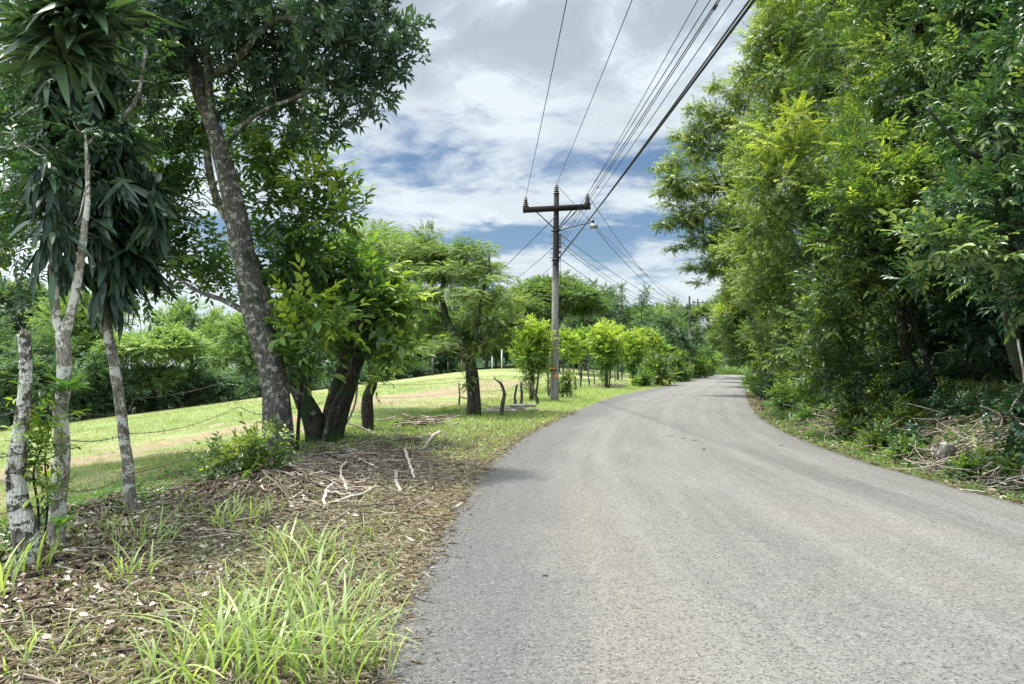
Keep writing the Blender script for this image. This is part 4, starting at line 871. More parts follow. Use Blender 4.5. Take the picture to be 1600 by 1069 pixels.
# darker trees standing behind the front row
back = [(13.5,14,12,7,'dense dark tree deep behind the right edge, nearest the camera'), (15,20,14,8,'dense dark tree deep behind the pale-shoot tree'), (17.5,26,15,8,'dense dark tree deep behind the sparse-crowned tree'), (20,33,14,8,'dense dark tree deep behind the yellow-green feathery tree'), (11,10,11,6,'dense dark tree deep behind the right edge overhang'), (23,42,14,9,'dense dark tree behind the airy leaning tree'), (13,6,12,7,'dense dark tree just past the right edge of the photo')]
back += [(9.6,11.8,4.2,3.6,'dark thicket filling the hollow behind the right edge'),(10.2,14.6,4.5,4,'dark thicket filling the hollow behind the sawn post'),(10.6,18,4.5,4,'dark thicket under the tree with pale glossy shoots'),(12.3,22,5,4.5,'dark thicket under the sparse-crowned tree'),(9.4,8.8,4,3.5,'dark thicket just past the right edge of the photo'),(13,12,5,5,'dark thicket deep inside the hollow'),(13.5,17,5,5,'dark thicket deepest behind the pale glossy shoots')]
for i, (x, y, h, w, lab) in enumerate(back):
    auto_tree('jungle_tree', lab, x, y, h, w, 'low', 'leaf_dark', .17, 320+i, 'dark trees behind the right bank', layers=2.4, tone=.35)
rt = [(1185,440,110,50,'low','leaf_jungle','leafy tree at the road bend below the airy leaning tree'),(1150,462,100,62,'low','leaf_umbrella','tree arching over the road near its crest on the right'),(1112,478,70,76,'round','leaf_umbrella','farthest tree overhanging the right side of the road'),(1170,470,110,84,'round','leaf_jungle','tree behind the arching trees at the road crest'),(1230,420,130,46,'low','leaf_jungle','leafy tree on the bank inside the bend')]
for i, (px, yt, w, D, stl, lf, lab) in enumerate(rt):
    X, Y, H, W = at_px(px, 0, yt, w, D)
    X0 = max(X, float(Rf(D))+1.5); auto_tree('jungle_tree', lab, X0, Y, H, W*1.25, stl, lf, .17, 340+i, 'trees crowding the right bank', tone=.40, layers=2.1, lean=X-X0-.6)
ug = [(1195,606,575,40,34,'leaf_soft','low weeds spilling onto the right verge at the narrowest view'),(1225,640,590,44,23,'leaf_soft','low leafy weeds on the bank below the ferny bush'),(1265,668,622,48,18.3,'leaf_soft','low leafy weeds left of the green weedy bush'),(1320,690,650,46,14.8,'leaf_jungle','low bush at the road side below the green weedy bush'),(1372,706,655,50,13,'leaf_jungle','low bush at the road side left of the dry twigs'),(1415,722,680,44,11.6,'leaf_soft','low weeds at the road side left of the sawn post'),(1360,670,600,70,15.2,'leaf_jungle','leafy bush spilling over the bank beside the thicket'),(1250,600,540,60,24.5,'leaf_jungle','leafy bush on the bank top above the ferny bush'),(1505,752,715,40,9.7,'leaf_soft','low weeds below the sawn post by the road'),
 # px, ybase, ytop, w px, D, leaf, label
 (1210,612,560,60,31,'leaf_dark','dark shrub on the bank at the inside of the bend'),(1238,618,545,60,26,'leaf_jungle','tall shrub on the bank right of the bare dirt'),(1270,640,585,60,21.5,'leaf_bright','sunlit ferny bush low on the right bank'),
 (1300,650,600,56,19,'leaf_soft','green weedy bush spilling down the right bank'),(1290,620,520,70,23,'leaf_dark','dark thicket above the ferny bush'),(1345,650,560,80,17,'leaf_jungle','leafy thicket left of the dark hollow'),(1335,672,632,56,15.5,'leaf_soft','low bush on the right bank beside the road'),
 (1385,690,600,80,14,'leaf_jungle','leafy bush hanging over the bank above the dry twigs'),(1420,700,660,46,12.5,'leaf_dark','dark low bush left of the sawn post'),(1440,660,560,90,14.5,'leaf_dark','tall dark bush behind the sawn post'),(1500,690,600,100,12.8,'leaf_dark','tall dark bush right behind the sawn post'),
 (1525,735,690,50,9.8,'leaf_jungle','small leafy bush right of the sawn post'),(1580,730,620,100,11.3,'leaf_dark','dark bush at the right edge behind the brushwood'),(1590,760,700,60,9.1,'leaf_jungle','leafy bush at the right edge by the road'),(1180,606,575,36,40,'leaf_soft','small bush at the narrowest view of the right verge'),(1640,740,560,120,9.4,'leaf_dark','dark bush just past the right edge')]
for i, (px, yb, yt, w, D, lf, lab) in enumerate(ug):
    X = (px-800)/F*D; g = float(G(X, D)); H = P(px, yt, D)[2]-g
    auto_tree('bush', lab, X, D, H, w/F*D*1.2, 'bush', lf, .085 if D < 20 else .11, 360+i, 'undergrowth on the right bank', cat='bush', tone=.36, layers=1.5)
def distant_wood():
    rng = np.random.default_rng(9); mb = MB(); n = 420
    a = rng.uniform(R_(-62), R_(58), n); d = rng.uniform(135, 300, n)**1.0; cx, cy = np.sin(a)*d, np.cos(a)*d
    k = (cx < Lf(np.minimum(cy, 219))-6) | (cx > Rf(np.minimum(cy, 219))+6) | (cy > 215); cx, cy = cx[k], cy[k]
    for x, y in zip(cx, cy):
        r = rng.uniform(3.5, 6.5); h = rng.uniform(5, 10)*(1 if x < 60 else 1.2); m = 420
        dd = nrm(rng.normal(0, 1, (m, 3))); dd[:, 2] = np.abs(dd[:, 2])*.9-.1; q = np.array((x, y, float(G(x, y))+h-r*.5))+dd*np.array((r, r, r*.75))*rng.uniform(.8, 1.05, (m, 1))
        q[:, 2] -= np.where(dd[:, 2] < .05, rng.uniform(0, h-1, m), 0)
        ax = nrm(rng.normal(0, 1, (m, 3))*np.array((1, 1, .4))); L = rng.uniform(.7, 1.3, m); leaves(mb, q, ax, dd+np.array((0, 0, .8))+rng.normal(0, .3, (m, 3)), L, L*.6, K4, np.clip(.35+rng.normal(0, .12)+rng.normal(0, .12, m), 0, 1))
    o = mb.build('distant_wood', MATS['leaf_far'], smooth=False); tag(o, 'far-off wood covering the hills beyond the pasture and the road', 'wood', kind='stuff')
distant_wood()
#PART4
# ---------------------------------------------------------------- utility poles and wires
def ins(mb, c, h=.34, r=.085):
    pr = [(0, r*.45), (h*.12, r*.5)]
    for k in range(4): z = h*(.15+.18*k); s = 1-.12*k; pr += [(z, r*.55*s), (z+.015, r*1.1*s), (z+.04, r*.95*s), (z+.05, r*.55*s)]
    pr += [(h*.93, r*.45), (h, r*.2)]; mb.lathe(c, pr, 12)
b = GP(866, 627); DP = b[1]; PB = on(b[0], b[1])
pole = empty('utility_pole', PB, 'tall weathered wooden utility pole with a dark crossarm and a street light beside the road', 'utility pole')
PX = lambda x, y, dy=0: P(x, y, DP+dy)
topP = PX(869.5, 304)
mb = MB(); c = np.linspace(PB-(0, 0, .4), topP, 14); mb.tube(c, np.linspace(.19, .112, 14), 18, True, .015, 4); mb.build('pole', MATS['pole_wood'], pole)
armL, armR = PX(817, 328.5, -.18), PX(922.5, 323, -.18)
mb = MB(); d = nrm(armR-armL); zz = np.array((0, 0, 1.)); zz = nrm(zz-d*np.dot(zz, d)); rot = np.stack([d, np.cross(zz, d), zz], 1)
mb.box((armL+armR)/2, (np.linalg.norm(armR-armL), .13, .23), rot); mb.build('crossarm', MATS['wood_arm'], pole, smooth=False)
for i, ((a, b2), (e, f)) in enumerate([((838, 331), (867, 358)), ((893, 329), (871, 358)), ((901, 329), (873, 359))]):
    mb = MB(); mb.tube([PX(a, b2, -.2), PX(e, f, -.16)], .025, 6); mb.build('brace', MATS['metal_dark'], pole, smooth=False)
insT = {}
for k, (x, y) in {'l': (821.5, 326), 'm': (869.5, 306), 'r': (918, 321)}.items():
    mb = MB(); q = PX(x, y, -.1 if k != 'm' else 0); ins(mb, q, .50, .135); mb.build('insulator', MATS['ceramic'], pole); insT[k] = q+(0, 0, .48)
for y in (361, 369, 381, 388, 396, 403, 408):
    mb = MB(); q = PX(868.3, y); mb.tube([q-(.24, 0, 0), q+(.24, 0, 0)], .016, 6); mb.build('through_bolt', MATS['metal_dark'], pole)
rack = []
for y in (368, 374, 380, 386, 394):
    mb = MB(); q = PX(875+.0*y, y, -.05); mb.lathe(q-(0, 0, .06), [(0, .05), (.03, .055), (.05, .03), (.07, .03), (.09, .055), (.12, .05)], 10); mb.build('spool_insulator', MATS['ceramic'], pole); rack.append(q)
for y in (361, 406):
    mb = MB(); q = PX(868.3, y); mb.tube([q-(0, 0, .04), q+(0, 0, .04)], .155, 18); mb.build('steel_band', MATS['metal_dark'], pole)
mb = MB(); a = np.linspace(-2.3, -.6, 8); r = .198
for (y, h, a0, a1) in ((576, .10, -2.5, -1.5), (587.5, .13, -1.55, -.75)):
    q = PX(865.7, y); m2 = MB(); aa = np.linspace(a0, a1, 8); rr = .193
    v = np.array([[q[0]+rr*math.cos(t), q[1]+rr*math.sin(t), q[2]+s*h/2] for s in (-1, 1) for t in aa]+[[q[0]+(rr-.02)*math.cos(t), q[1]+(rr-.02)*math.sin(t), q[2]+s*h/2] for s in (-1, 1) for t in aa])
    f = [(i, i+1, i+9) for i in range(7)]+[(i, i+9, i+8) for i in range(7)]
    m2.add(v[:16], f); o = m2.build('orange_mark', MATS['orange_paint'], pole)
mb = MB(); q = PX(865.9, 579); mb.tube([q-(0, 0, .02), q+(0, 0, .02)], .197, 18); mb.build('steel_band', MATS['metal_dark'], pole)
lamp = tag(bpy.data.objects.new('street_lamp', None)); COL.objects.link(lamp); lamp.parent = pole
mb = MB(); A0 = PX(872, 361); A1 = PX(900, 353, -.4); A2 = PX(927, 347.5, -.7)
mb.tube(crom([A0, A1, A2], 6), .022, 8); mb.build('lamp_arm', MATS['metal_dark'], pole)
lamp_c = PX(927.5, 353.5, -.72)
mb = MB(); mb.box(lamp_c, (.34, .22, .17), None, .82); mb.build('lamp_housing', MATS['lamp_glass'], pole, smooth=False)
mb = MB(); mb.tube([lamp_c+(-.05, 0, .08), A2+(0, 0, .03)], .03, 8); mb.lathe(A2+(0, 0, .02), [(0, .05), (.06, .05), (.1, .02)], 10); mb.tube([A2+(-.3, 0, .17), A2+(-.15, 0, .05), A2], .012, 6); mb.build('lamp_bracket', MATS['metal_dark'], pole)
bpy.data.objects.remove(lamp)
mb = MB(); mb.tube([PX(875, 400, -.03), PX(875.5, 440, -.03), PX(872, 560, -.05), PX(871, 620, -.06)], .012, 5); mb.build('ground_wire', MATS['wire_black'], pole)
def small_pole(label, X, Y, ytop, ybase, dark=True, arm=None):
    g = on(X, Y); top = P((X/Y)*F+800, ytop, Y); H = top[2]-g[2]
    o = empty('utility_pole', g, label, 'utility pole', 'utility poles far down the road')
    mb = MB(); mb.tube([g-(0, 0, .3), g+(0, 0, H*.5), g+(0, 0, H)], [.17, .14, .11], 10); mb.build('pole', MATS['pole_wood'], o)
    if arm:
        mb = MB(); mb.box(g+(0, -.15, H*arm[0]), (arm[1], .1, .12)); mb.build('crossarm', MATS['wood_arm'], o, smooth=False)
        for s in (-1, 1): mb = MB(); ins(mb, g+(s*arm[1]*.44, -.15, H*arm[0]+.06), .35, .09); mb.build('insulator', MATS['ceramic'], o)
    return g+(0, 0, H)
F1 = small_pole('second utility pole along the road, rising from the hedge against the sky', (1078-800)/F*81, 81, 463, 580, arm=(.86, .9))
F2 = small_pole('third utility pole, just right of the second, only its top above the trees', (1091-800)/F*104, 104, 467, 580, arm=(.95, 1.6))
F3 = small_pole('pale utility pole standing past the crest where the road ends', (1130.5-800)/F*122, 122, 531, 575, arm=(.9, 1.5))
F4 = small_pole('thin pale pole past the crest beside the road-end pole', (1137.5-800)/F*132, 132, 543, 570)
def wire(label, a, b2, r, sag, group='overhead wires', n=40, name='power_line', beads=0, cat='wire'):
    t = np.linspace(0, 1, n)[:, None]; a = np.array(a); b2 = np.array(b2)
    c = a*(1-t)+b2*t; c[:, 2] -= (4*sag*t*(1-t))[:, 0]
    mb = MB(); mb.tube(c, r, 6)
    rng = np.random.default_rng(int(abs(a[0]*100+b2[0]*37)))
    for k in range(beads):
        i = rng.integers(3, n-4); q = c[i]; dd = nrm(c[i+1]-c[i]); mb.tube([q, q+dd*.12], r*2.4, 6)
    o = mb.build(name, MATS['wire_black']); return tag(o, label, cat, group)
def back(px0, z, D0, rise=0):
    """attachment on the next pole, behind the camera"""
    return None
YB = -20.
def through(a, px, sagz=0):
    """aim a wire from a so that it leaves the top edge of the photo at px; returns its far end behind the camera"""
    a = np.array(a); k = math.tan(math.atan((534.5)/F)+PITCH); D = (a[2]-.15-EYE)/k
    u = (px-800)/math.hypot(F, 0)*1.0; cy = math.cos(PITCH)-534.5/F*math.sin(PITCH); X = (px-800)/F/cy*D
    s = (YB-a[1])/(D-a[1]); return np.array((a[0]+(X-a[0])*s, YB, a[2]))
for k, px, lab in (('l', 884, 'thin overhead wire from the left insulator, leftmost wire in the sky'), ('m', 985, 'thin overhead wire from the pole top, second wire from the left in the sky'), ('r', 1086, 'thin overhead wire from the right insulator of the crossarm')):
    wire(lab, insT[k], through(insT[k], px), .010, .28)
for i, (k, px, r, bd) in enumerate(((0, 1101, .009, 4), (1, 1112, .010, 3), (2, 1115, .009, 5), (3, 1134, .008, 2))):
    wire(['upper service wire on the spool rack running overhead toward the camera', 'second service wire on the spool rack running overhead', 'third service wire on the spool rack running overhead', 'lowest thin service wire on the spool rack running overhead'][i], rack[k], through(rack[k], px), r, .3, beads=bd)
wire('thick black overhead cable, rightmost wire in the sky', PX(874, 402, -.05), through(PX(874, 402), 1163), .021, .32)
wire('second thick black cable hanging close beside the rightmost wire', PX(874, 404, -.1), through(PX(874, 404), 1158), .014, .30)
for i, (a, px, py, D, sg, r) in enumerate(((insT['r'], 1074, 469, 80.8, 2.6, .014), (PX(933, 361, -.7), 1075, 471, 80.8, 2.0, .014), (PX(875, 366), 1072, 481, 80.8, 1.2, .013), (PX(876, 378), 1071, 484, 80.8, 1.6, .011), (PX(876, 384), 1070, 487, 80.8, 1.7, .011), (PX(875, 404), 1070, 497, 80.8, 1.7, .014), (insT['m'], 1073, 466, 80.8, 1.6, .011))):
    wire('wire sagging down to the far pole, '+['highest, from the right insulator', 'starting below the street light', 'starting just under the braces', 'upper of the close pair', 'lower of the close pair', 'lowest and thickest', 'starting at the pole top'][i], a, P(px, py, D), r, sg*.55, 'wires running down the road', beads=3 if i < 3 else 0)
wire('wire running down to the left from under the crossarm', PX(866, 340), P(700, 490, 60), .016, .3, 'side wires of the utility pole')
wire('wire running down to the left from the middle of the spool rack', PX(866, 386), P(700, 510, 60), .012, .3, 'side wires of the utility pole')
wire('short slack wire leaving the utility pole low on its left side', PX(866, 412), P(740, 500, 50), .010, .4, 'side wires of the utility pole')

# ---------------------------------------------------------------- fence
posts = [ # px top, py top, px base, py base, radius, label
 (717,598,717,634,.035,'thin straight fence post left of the vine-wrapped trunk'),(808,601,804,641,.045,'leaning reddish fence post left of the young leafy tree'),(814,598,816,640,.05,'upright fence post close left of the young leafy tree'),
 (829,596,842,633,.06,'post leaning left against the young leafy tree'),(855,570,858,622,.045,'dark fence post just left of the utility pole'),(888,574,889,612,.045,'fence post half hidden in the vine right of the utility pole'),
 (897,580,900,610,.07,'thick dark fence post right of the vine'),(896,570,898,604,.05,'taller thin fence post behind the thick dark one'),(904,578,908,607,.055,'fence post right of the thick dark one'),(918,573,921,604,.055,'straight fence post midway to the second young tree'),
 (926,578,930,602,.05,'short fence post before the second young tree'),(961,573,961,596,.05,'fence post right of the second young tree'),(971,574,971,594,.05,'fence post in front of the yellow-green young tree'),(938,577,941,599,.05,'fence post beside the stem of the second young tree')]
FP = []
for i, (x0, y0, x1, y1, r, lab) in enumerate(posts):
    g = GP(x1, y1); D = g[1]; a = on(g[0], D); tp = P(x0, y0, D); rng = np.random.default_rng(500+i)
    m = (a+tp)/2+rng.normal(0, .04, 3); mb = MB(); c = crom([a-(0, 0, .2), a*.7+tp*.3+rng.normal(0, .02, 3), m, tp], 5)
    mb.tube(c, np.linspace(r*1.15, r*.8, len(c)), 9, True, .12, i)
    o = empty('fence_post', a, lab, 'fence post', 'rough wooden fence posts')
    mb.build('post', MATS['wood_post'], o)
    for k in (.35, .8):
        mb = MB(); q = c[int(k*(len(c)-1))]; mb.tube([q-(0, 0, .012), q+(0, 0, .012)], r*1.25, 8); mb.build('wire_tie', MATS['barb_wire'], o)
    FP.append((a, tp))
g = GP(782, 652); D = g[1]; a = on(g[0], D); mb = MB(); c = crom([a-(0,0,.2)]+px_path([(785,632),(788,618),(786,608),(783,601),(781,597)], D), 5)
o = empty('crooked_post', a, 'crooked dark branch stuck upright as a post, right of the spreading tree', 'fence post')
mb.tube(c, np.linspace(.065, .04, len(c)), 10, True, .15, 9); mb.build('post', MATS['wood_post'], o)
mb = MB(); mb.tube(crom(px_path([(781,598),(777,595),(773,592),(772,588)], D), 4), np.linspace(.035, .012, 13), 6); mb.build('broken_twig', MATS['wood_post'], o)
for i, (x, yt, D, r, wht) in enumerate(((784, 545, 88, .10, 1), (769, 557, 90, .13, 1), (722, 561, 84, .14, 0), (676, 560, 82, .12, 0), (745, 570, 86, .06, 0), (700, 566, 84, .06, 0))):
    X = (x-800)/F*D; a = on(X, D); tp = P(x, yt, D); mb = MB(); mb.tube([a-(0, 0, .2), tp], [r, r*.9], 9)
    o = mb.build('far_post', MATS['paint_white' if wht else 'wood_post'])
    tag(o, ['tall white post standing in the far corner of the pasture', 'short pale post beside the tall white one at the far edge of the pasture', 'dark post at the far edge of the pasture left of the pale one', 'dark stump-like post under the spreading tree at the far pasture edge', 'thin dark post left of the pale post across the pasture', 'thin dark post behind the vine-wrapped trunk across the pasture'][i], 'post', 'posts across the pasture')
# barbed wire strung from stem to stem
anch = [on(-6.5, 1.0), on(*GP(43, 884)[:2]), on(*GP(88, 852)[:2]), on(*GP(207, 802)[:2]), on(GP(372, 760)[0]-.3, GP(372, 760)[1]+.8), on(*GP(437, 714)[:2]), on(*GP(508, 692)[:2]), on(*GP(577, 676)[:2])]+[on(*GP(740, 652)[:2])]+[on(*GP(782, 652)[:2])]+[FP[i][0] for i in (1, 2, 4, 5, 8, 9, 13, 11)]
for k, h in enumerate((.42, .82, 1.15)):
    rng = np.random.default_rng(600+k); pts = []
    for a, b2 in zip(anch[:-1], anch[1:]):
        t = np.linspace(0, 1, 12, endpoint=False)[:, None]; q = a*(1-t)+b2*t+np.array((0, 0, h+rng.uniform(-.05, .05))); q[:, 2] -= (4*.06*rng.uniform(.3, 1.5)*t*(1-t))[:, 0]; pts.append(q)
    c = np.concatenate(pts); mb = MB(); mb.tube(c, .0035, 4, False)
    L = np.linalg.norm(np.diff(c, axis=0), axis=1)
    for i in range(0, len(c)-1):
        for s in np.arange(0, L[i], .14 if c[i][1] < 16 else .5):
            q = c[i]+(c[i+1]-c[i])*s/L[i]; d = rng.normal(0, .018, 3); mb.tube([q-d, q+d], .002, 3, False)
    o = mb.build('barbed_wire', MATS['barb_wire']); tag(o, ['lowest', 'middle', 'top'][k]+' strand of rusty barbed wire strung along the roadside trees and posts', 'barbed wire', 'barbed wire strands of the roadside fence')

# ---------------------------------------------------------------- sticks and brushwood
sticks = [([(518,697),(555,716),(590,739)],.020,'long straight stick lying slantwise below the multi-stemmed tree'),([(632,709),(640,732),(648,754)],.028,'pale straight stick pointing at the road, right of the pile'),
 ([(618,741),(619,756),(625,775)],.030,'short bent pale stick left of the straight one pointing at the road'),([(687,680),(676,688),(663,705)],.040,'thick pale branch lying in the grass nearest the road'),([(540,727),(533,740),(531,757)],.022,'short curved stick standing out at the top of the pile'),
 ([(515,755),(550,763),(584,772)],.024,'dark straight branch across the middle of the stick pile'),([(518,761),(509,775),(506,802)],.026,'bent pale stick at the left end of the stick pile'),([(510,776),(535,779),(563,780)],.026,'thick straight stick lying level in the stick pile'),
 ([(514,792),(555,784),(578,773),(592,758)],.018,'long curved stick at the bottom of the stick pile'),([(546,761),(572,757),(594,745)],.015,'thin curved stick at the right of the stick pile'),([(596,775),(612,768),(625,761)],.014,'thin short stick right of the stick pile'),
 ([(427,741),(470,748),(515,741)],.020,'long bowed branch left of the stick pile'),([(553,717),(600,720),(657,720)],.016,'thin level branch above the stick pile'),([(686,684),(655,702),(632,706)],.015,'thin twig lying beside the thick branch nearest the road'),
 ([(462,712),(480,722),(497,730)],.018,'short dark branch at the foot of the thickest leaning trunk'),([(470,735),(500,745),(545,758)],.013,'thin dark twig crossing the bowed branch'),([(535,755),(540,768),(542,776)],.022,'stubby stick standing in the middle of the pile'),
 ([(219,1006),(240,1000),(260,994)],.017,'short pale stick in the litter at the bottom of the photo'),([(350,973),(385,955),(421,935)],.013,'peeling brown stick lying in the tall grass at the bottom'),([(450,788),(475,770),(486,753)],.008,'thin dry stalk left of the stick pile')]
for i, (p, r, lab) in enumerate(sticks):
    rng = np.random.default_rng(700+i); q = [GP(*x) for x in p]; q = [v+np.array((0, 0, r+rng.uniform(.0, .05))) for v in q]
    c = crom(q, 6); c[:, :3] += rng.normal(0, .006, c.shape); mb = MB(); mb.tube(c, np.linspace(r, r*.65, len(c)), 9, True, .10, i)
    if i % 3 == 0:
        k = len(c)//2; mb.tube([c[k], c[k]+np.array((rng.uniform(-.1, .1), .05, .09))], [r*.5, r*.2], 5)
    tag(mb.build('stick', MATS['wood_stick']), lab, 'stick', 'cut branches lying on the verge')
# leaning dead branches
for i, (p, D, r, lab) in enumerate([([(484,687),(512,675),(539,661)], 14.2, .014, 'dead branch leaning across the foot of the multi-stemmed tree'), ([(543,661),(565,668),(588,680)], 15.2, .02, 'dark crooked branch bridging the multi-stemmed tree and the mossy sapling'), ([(720,645),(733,630),(743,616)], 21.5, .03, 'grey branch propped against the vine-wrapped trunk'), ([(720,621),(740,626),(768,637)], 21.9, .025, 'broken branch hanging behind the vine-wrapped trunk'),
  ([(505,705),(540,690),(560,680)], 14.0, .012, 'thin dead branch in front of the crooked trunks'), ([(560,575),(552,640),(515,700)], 14.2, .025, 'bare pole-like branch leaning into the multi-stemmed tree')]):
    mb = MB(); mb.tube(crom(px_path(p, D), 6), np.linspace(r, r*.6, 13), 7, True, .1, i); tag(mb.build('dead_branch', MATS['wood_stick']), lab, 'branch', 'dead branches leaning on the verge trees')
rng = np.random.default_rng(77)
for i in range(7):
    a = P(752+i*9, 652-i*2.2, 22.4+i*.25); a[2] = float(G(a[0], a[1]))+.05+.05*(i % 3); b2 = a+np.array((rng.uniform(.7, 1.3), rng.uniform(-.2, .5), rng.uniform(-.02, .06)))
    mb = MB(); mb.tube(crom([a, (a+b2)/2+rng.normal(0, .04, 3), b2], 5), rng.uniform(.035, .07), 8, True, .12, i)
    tag(mb.build('log', MATS['wood_stick']), ['pale log at the left end of the log row by the fence', 'second log from the left in the row by the fence', 'third log from the left in the row by the fence', 'middle log of the row by the fence', 'third log from the right in the row by the fence', 'second log from the right in the row by the fence', 'log at the right end of the row by the fence'][i], 'log', 'logs heaped along the fence')
# sawn post on the right bank
g = GP(1477, 737); a = on(g[0], g[1]); s = g[1]/F
o = empty('sawn_post', a, 'short splintered post with a tilted pale sawn block on top, on the right bank', 'post')
mb = MB(); tp = P(1480, 718, g[1]); mb.tube(crom([a-(0, 0, .15), (a+tp)/2+(.01, 0, 0), tp], 5), .045, 8, True, .12, 3); mb.build('post', MATS['bark_grey'], o)
th = .5; rot = np.array([[math.cos(th), 0, math.sin(th)], [0, 1, 0], [-math.sin(th), 0, math.cos(th)]]); c0 = P(1478, 706, g[1])
mb = MB(); mb.box(c0, (.20, .16, .24), rot, .9); mb.build('sawn_block', MATS['bark_grey'], o)
# bare branches in the right bank hollow
rb = [([(1532,634),(1552,642),(1566,652),(1562,668)],9.9,.012,'pale crooked branch reaching out of the dark hollow'),([(1365,682),(1390,666),(1414,652)],13.3,.014,'slanting grey stick on the bank left of the sawn post'),([(1492,690),(1500,700),(1510,706)],10.6,.010,'pale curved twig right above the sawn block'),([(1420,694),(1440,702),(1470,702)],10.9,.010,'grey twig reaching the sawn block from the left'),
 ([(1470,720),(1500,718),(1540,718)],10.6,.010,'brown stick lying level right of the sawn post'),([(1526,699),(1540,716),(1546,730)],10.2,.009,'thin pale twig arching over the right brushwood'),([(1590,530),(1600,600),(1580,640),(1596,660)],9.9,.016,'twisted pale liana hanging at the right edge'),([(1330,540),(1338,580),(1345,620)],15.5,.022,'slim bare stem standing in the thicket'),
 ([(1290,610),(1287,560),(1292,500)],19,.03,'grey slim trunk standing behind the ferny bush'),([(1500,765),(1530,768),(1575,772)],8.8,.012,'grey branch lying along the road edge at right'),([(1535,742),(1565,730),(1600,722)],9.2,.010,'pale twig sticking out to the right edge'),([(1540,760),(1555,735),(1570,722)],9.2,.011,'upright slanting twig in the right brushwood')]
for i, (p, D, r, lab) in enumerate(rb):
    q = px_path(p, D); mb = MB(); c = crom(q, 6); mb.tube(c, np.linspace(r, r*.6, len(c)), 7, True, .1, i); tag(mb.build('bare_branch', MATS['wood_stick']), lab, 'branch', 'bare branches on the right bank')
mb = MB(); rng = np.random.default_rng(88)
for i in range(1500):
    Y = rng.uniform(7.2, 20); R = float(Rf(Y)); t = abs(rng.normal(1.1, .55)); X = R+.25+t
    if rng.uniform() < .45: Y = rng.uniform(7.2, 11); X = float(Rf(Y))+rng.uniform(.2, 1.7)
    a = on(X, Y, rng.uniform(.0, .22)); L = rng.uniform(.2, .9); az = rng.normal(0.3, .9); d = np.array((math.cos(az), math.sin(az), rng.uniform(-.25, .35)))
    b2 = a+d*L; b2[2] = max(b2[2], float(G(b2[0], b2[1]))+.01); m = (a+b2)/2+rng.normal(0, .1*L, 3)*(1, 1, .6)
    mb.tube(crom([a, m, b2], 3), rng.uniform(.003, .011), 4, False, rnd=rng.uniform(.1, 1))
tag(mb.build('brushwood', MATS['twig']), 'tangled dry twigs strewn along the right bank', 'twigs', kind='stuff')
mb = MB()
for i in range(4300):
    u = rng.uniform(); 
    if u < .6: q = np.array((rng.normal(-2.6, 1.0), rng.normal(11, 2.2)))
    else: q = np.array((rng.uniform(-5, -.7), rng.uniform(3, 16)))
    s = float(Lf(q[1]))-q[0]
    if s < .35 or s > 5: continue
    L = rng.uniform(.06, .45)*(1.5 if u < .35 else 1); az = rng.uniform(0, 6.28); a = on(q[0], q[1], rng.uniform(.002, .04)); b2 = a+np.array((math.cos(az), math.sin(az), 0))*L; b2[2] = float(G(b2[0], b2[1]))+rng.uniform(.003, .09)
    mb.tube([a, (a+b2)/2+rng.normal(0, .06*L, 3), b2], rng.uniform(.0015, .007)*(1.5 if u < .35 else 1), 4, False, rnd=rng.uniform(0, .85))
for (x, y, n, sp) in ((955, 606, 260, .9), (1075, 590, 160, 2.0), (660, 668, 120, .5)):
    c = GP(x, y)
    for i in range(n):
        q = c[:2]+rng.normal(0, sp*.5, 2); L = rng.uniform(.2, .7); az = rng.uniform(0, 6.28); a = on(q[0], q[1], rng.uniform(0, .25)); mb.tube([a, a+np.array((math.cos(az)*L, math.sin(az)*L, rng.uniform(-.15, .12)))], rng.uniform(.006, .015), 4, False, rnd=rng.uniform(0, .9))
tag(mb.build('twig_litter', MATS['twig']), 'small dry twigs scattered over the soil of the left verge', 'twigs', kind='stuff')

# ---------------------------------------------------------------- grasses and litter
def blades(mb, B, H, Wd, az, lean, droop, rnd, seg=5):
    """arching grass blades; B base points"""
    n = len(B); t = np.linspace(0, 1, seg+1); d = np.stack([np.cos(az), np.sin(az), np.zeros(n)], -1); s = np.stack([-np.sin(az), np.cos(az), np.zeros(n)], -1)
    hor = (lean[:, None]*t+droop[:, None]*t**2.2)*H[:, None]; ver = (t-droop[:, None]*.62*t**2.6)*H[:, None]
    c = B[:, None]+d[:, None]*hor[..., None]+np.array((0, 0, 1.))*ver[..., None]
    w = Wd[:, None]*np.sin(np.pi*np.clip(.18+.82*t, 0, 1))**.8; w[:, -1] = 0
    V = np.stack([c-s[:, None]*w[..., None]*.5, c+s[:, None]*w[..., None]*.5], 2).reshape(-1, 3)
    k = 2*(seg+1); f = []
    for i in range(seg): f += [(2*i, 2*i+1, 2*i+3), (2*i, 2*i+3, 2*i+2)]
    Fc = (np.array(f)[None]+(np.arange(n)*k)[:, None, None]).reshape(-1, 3); mb.add(V, Fc, np.repeat(rnd, len(f)))
def tufts(mb, centers, per, H, W, rng, tone=.5, spread=.06, droop=.7, seg=5):
    C = np.repeat(centers, per, 0); n = len(C); off = rng.normal(0, 1, (n, 2))*spread; xy = C[:, :2]+off
    B = np.concatenate([xy, G(xy[:, 0], xy[:, 1])[:, None]-.01], 1); hs = np.repeat(C[:, 2:3], 1, 0)[:, 0]
    az = np.arctan2(off[:, 1], off[:, 0])+rng.normal(0, .7, n)
    blades(mb, B, H*hs*rng.uniform(.5, 1.2, n), W*rng.uniform(.6, 1.2, n)*np.sqrt(hs), az, rng.uniform(.05, .45, n), rng.uniform(.1, droop, n), np.clip(tone+rng.normal(0, .2, n), 0, 1), seg)
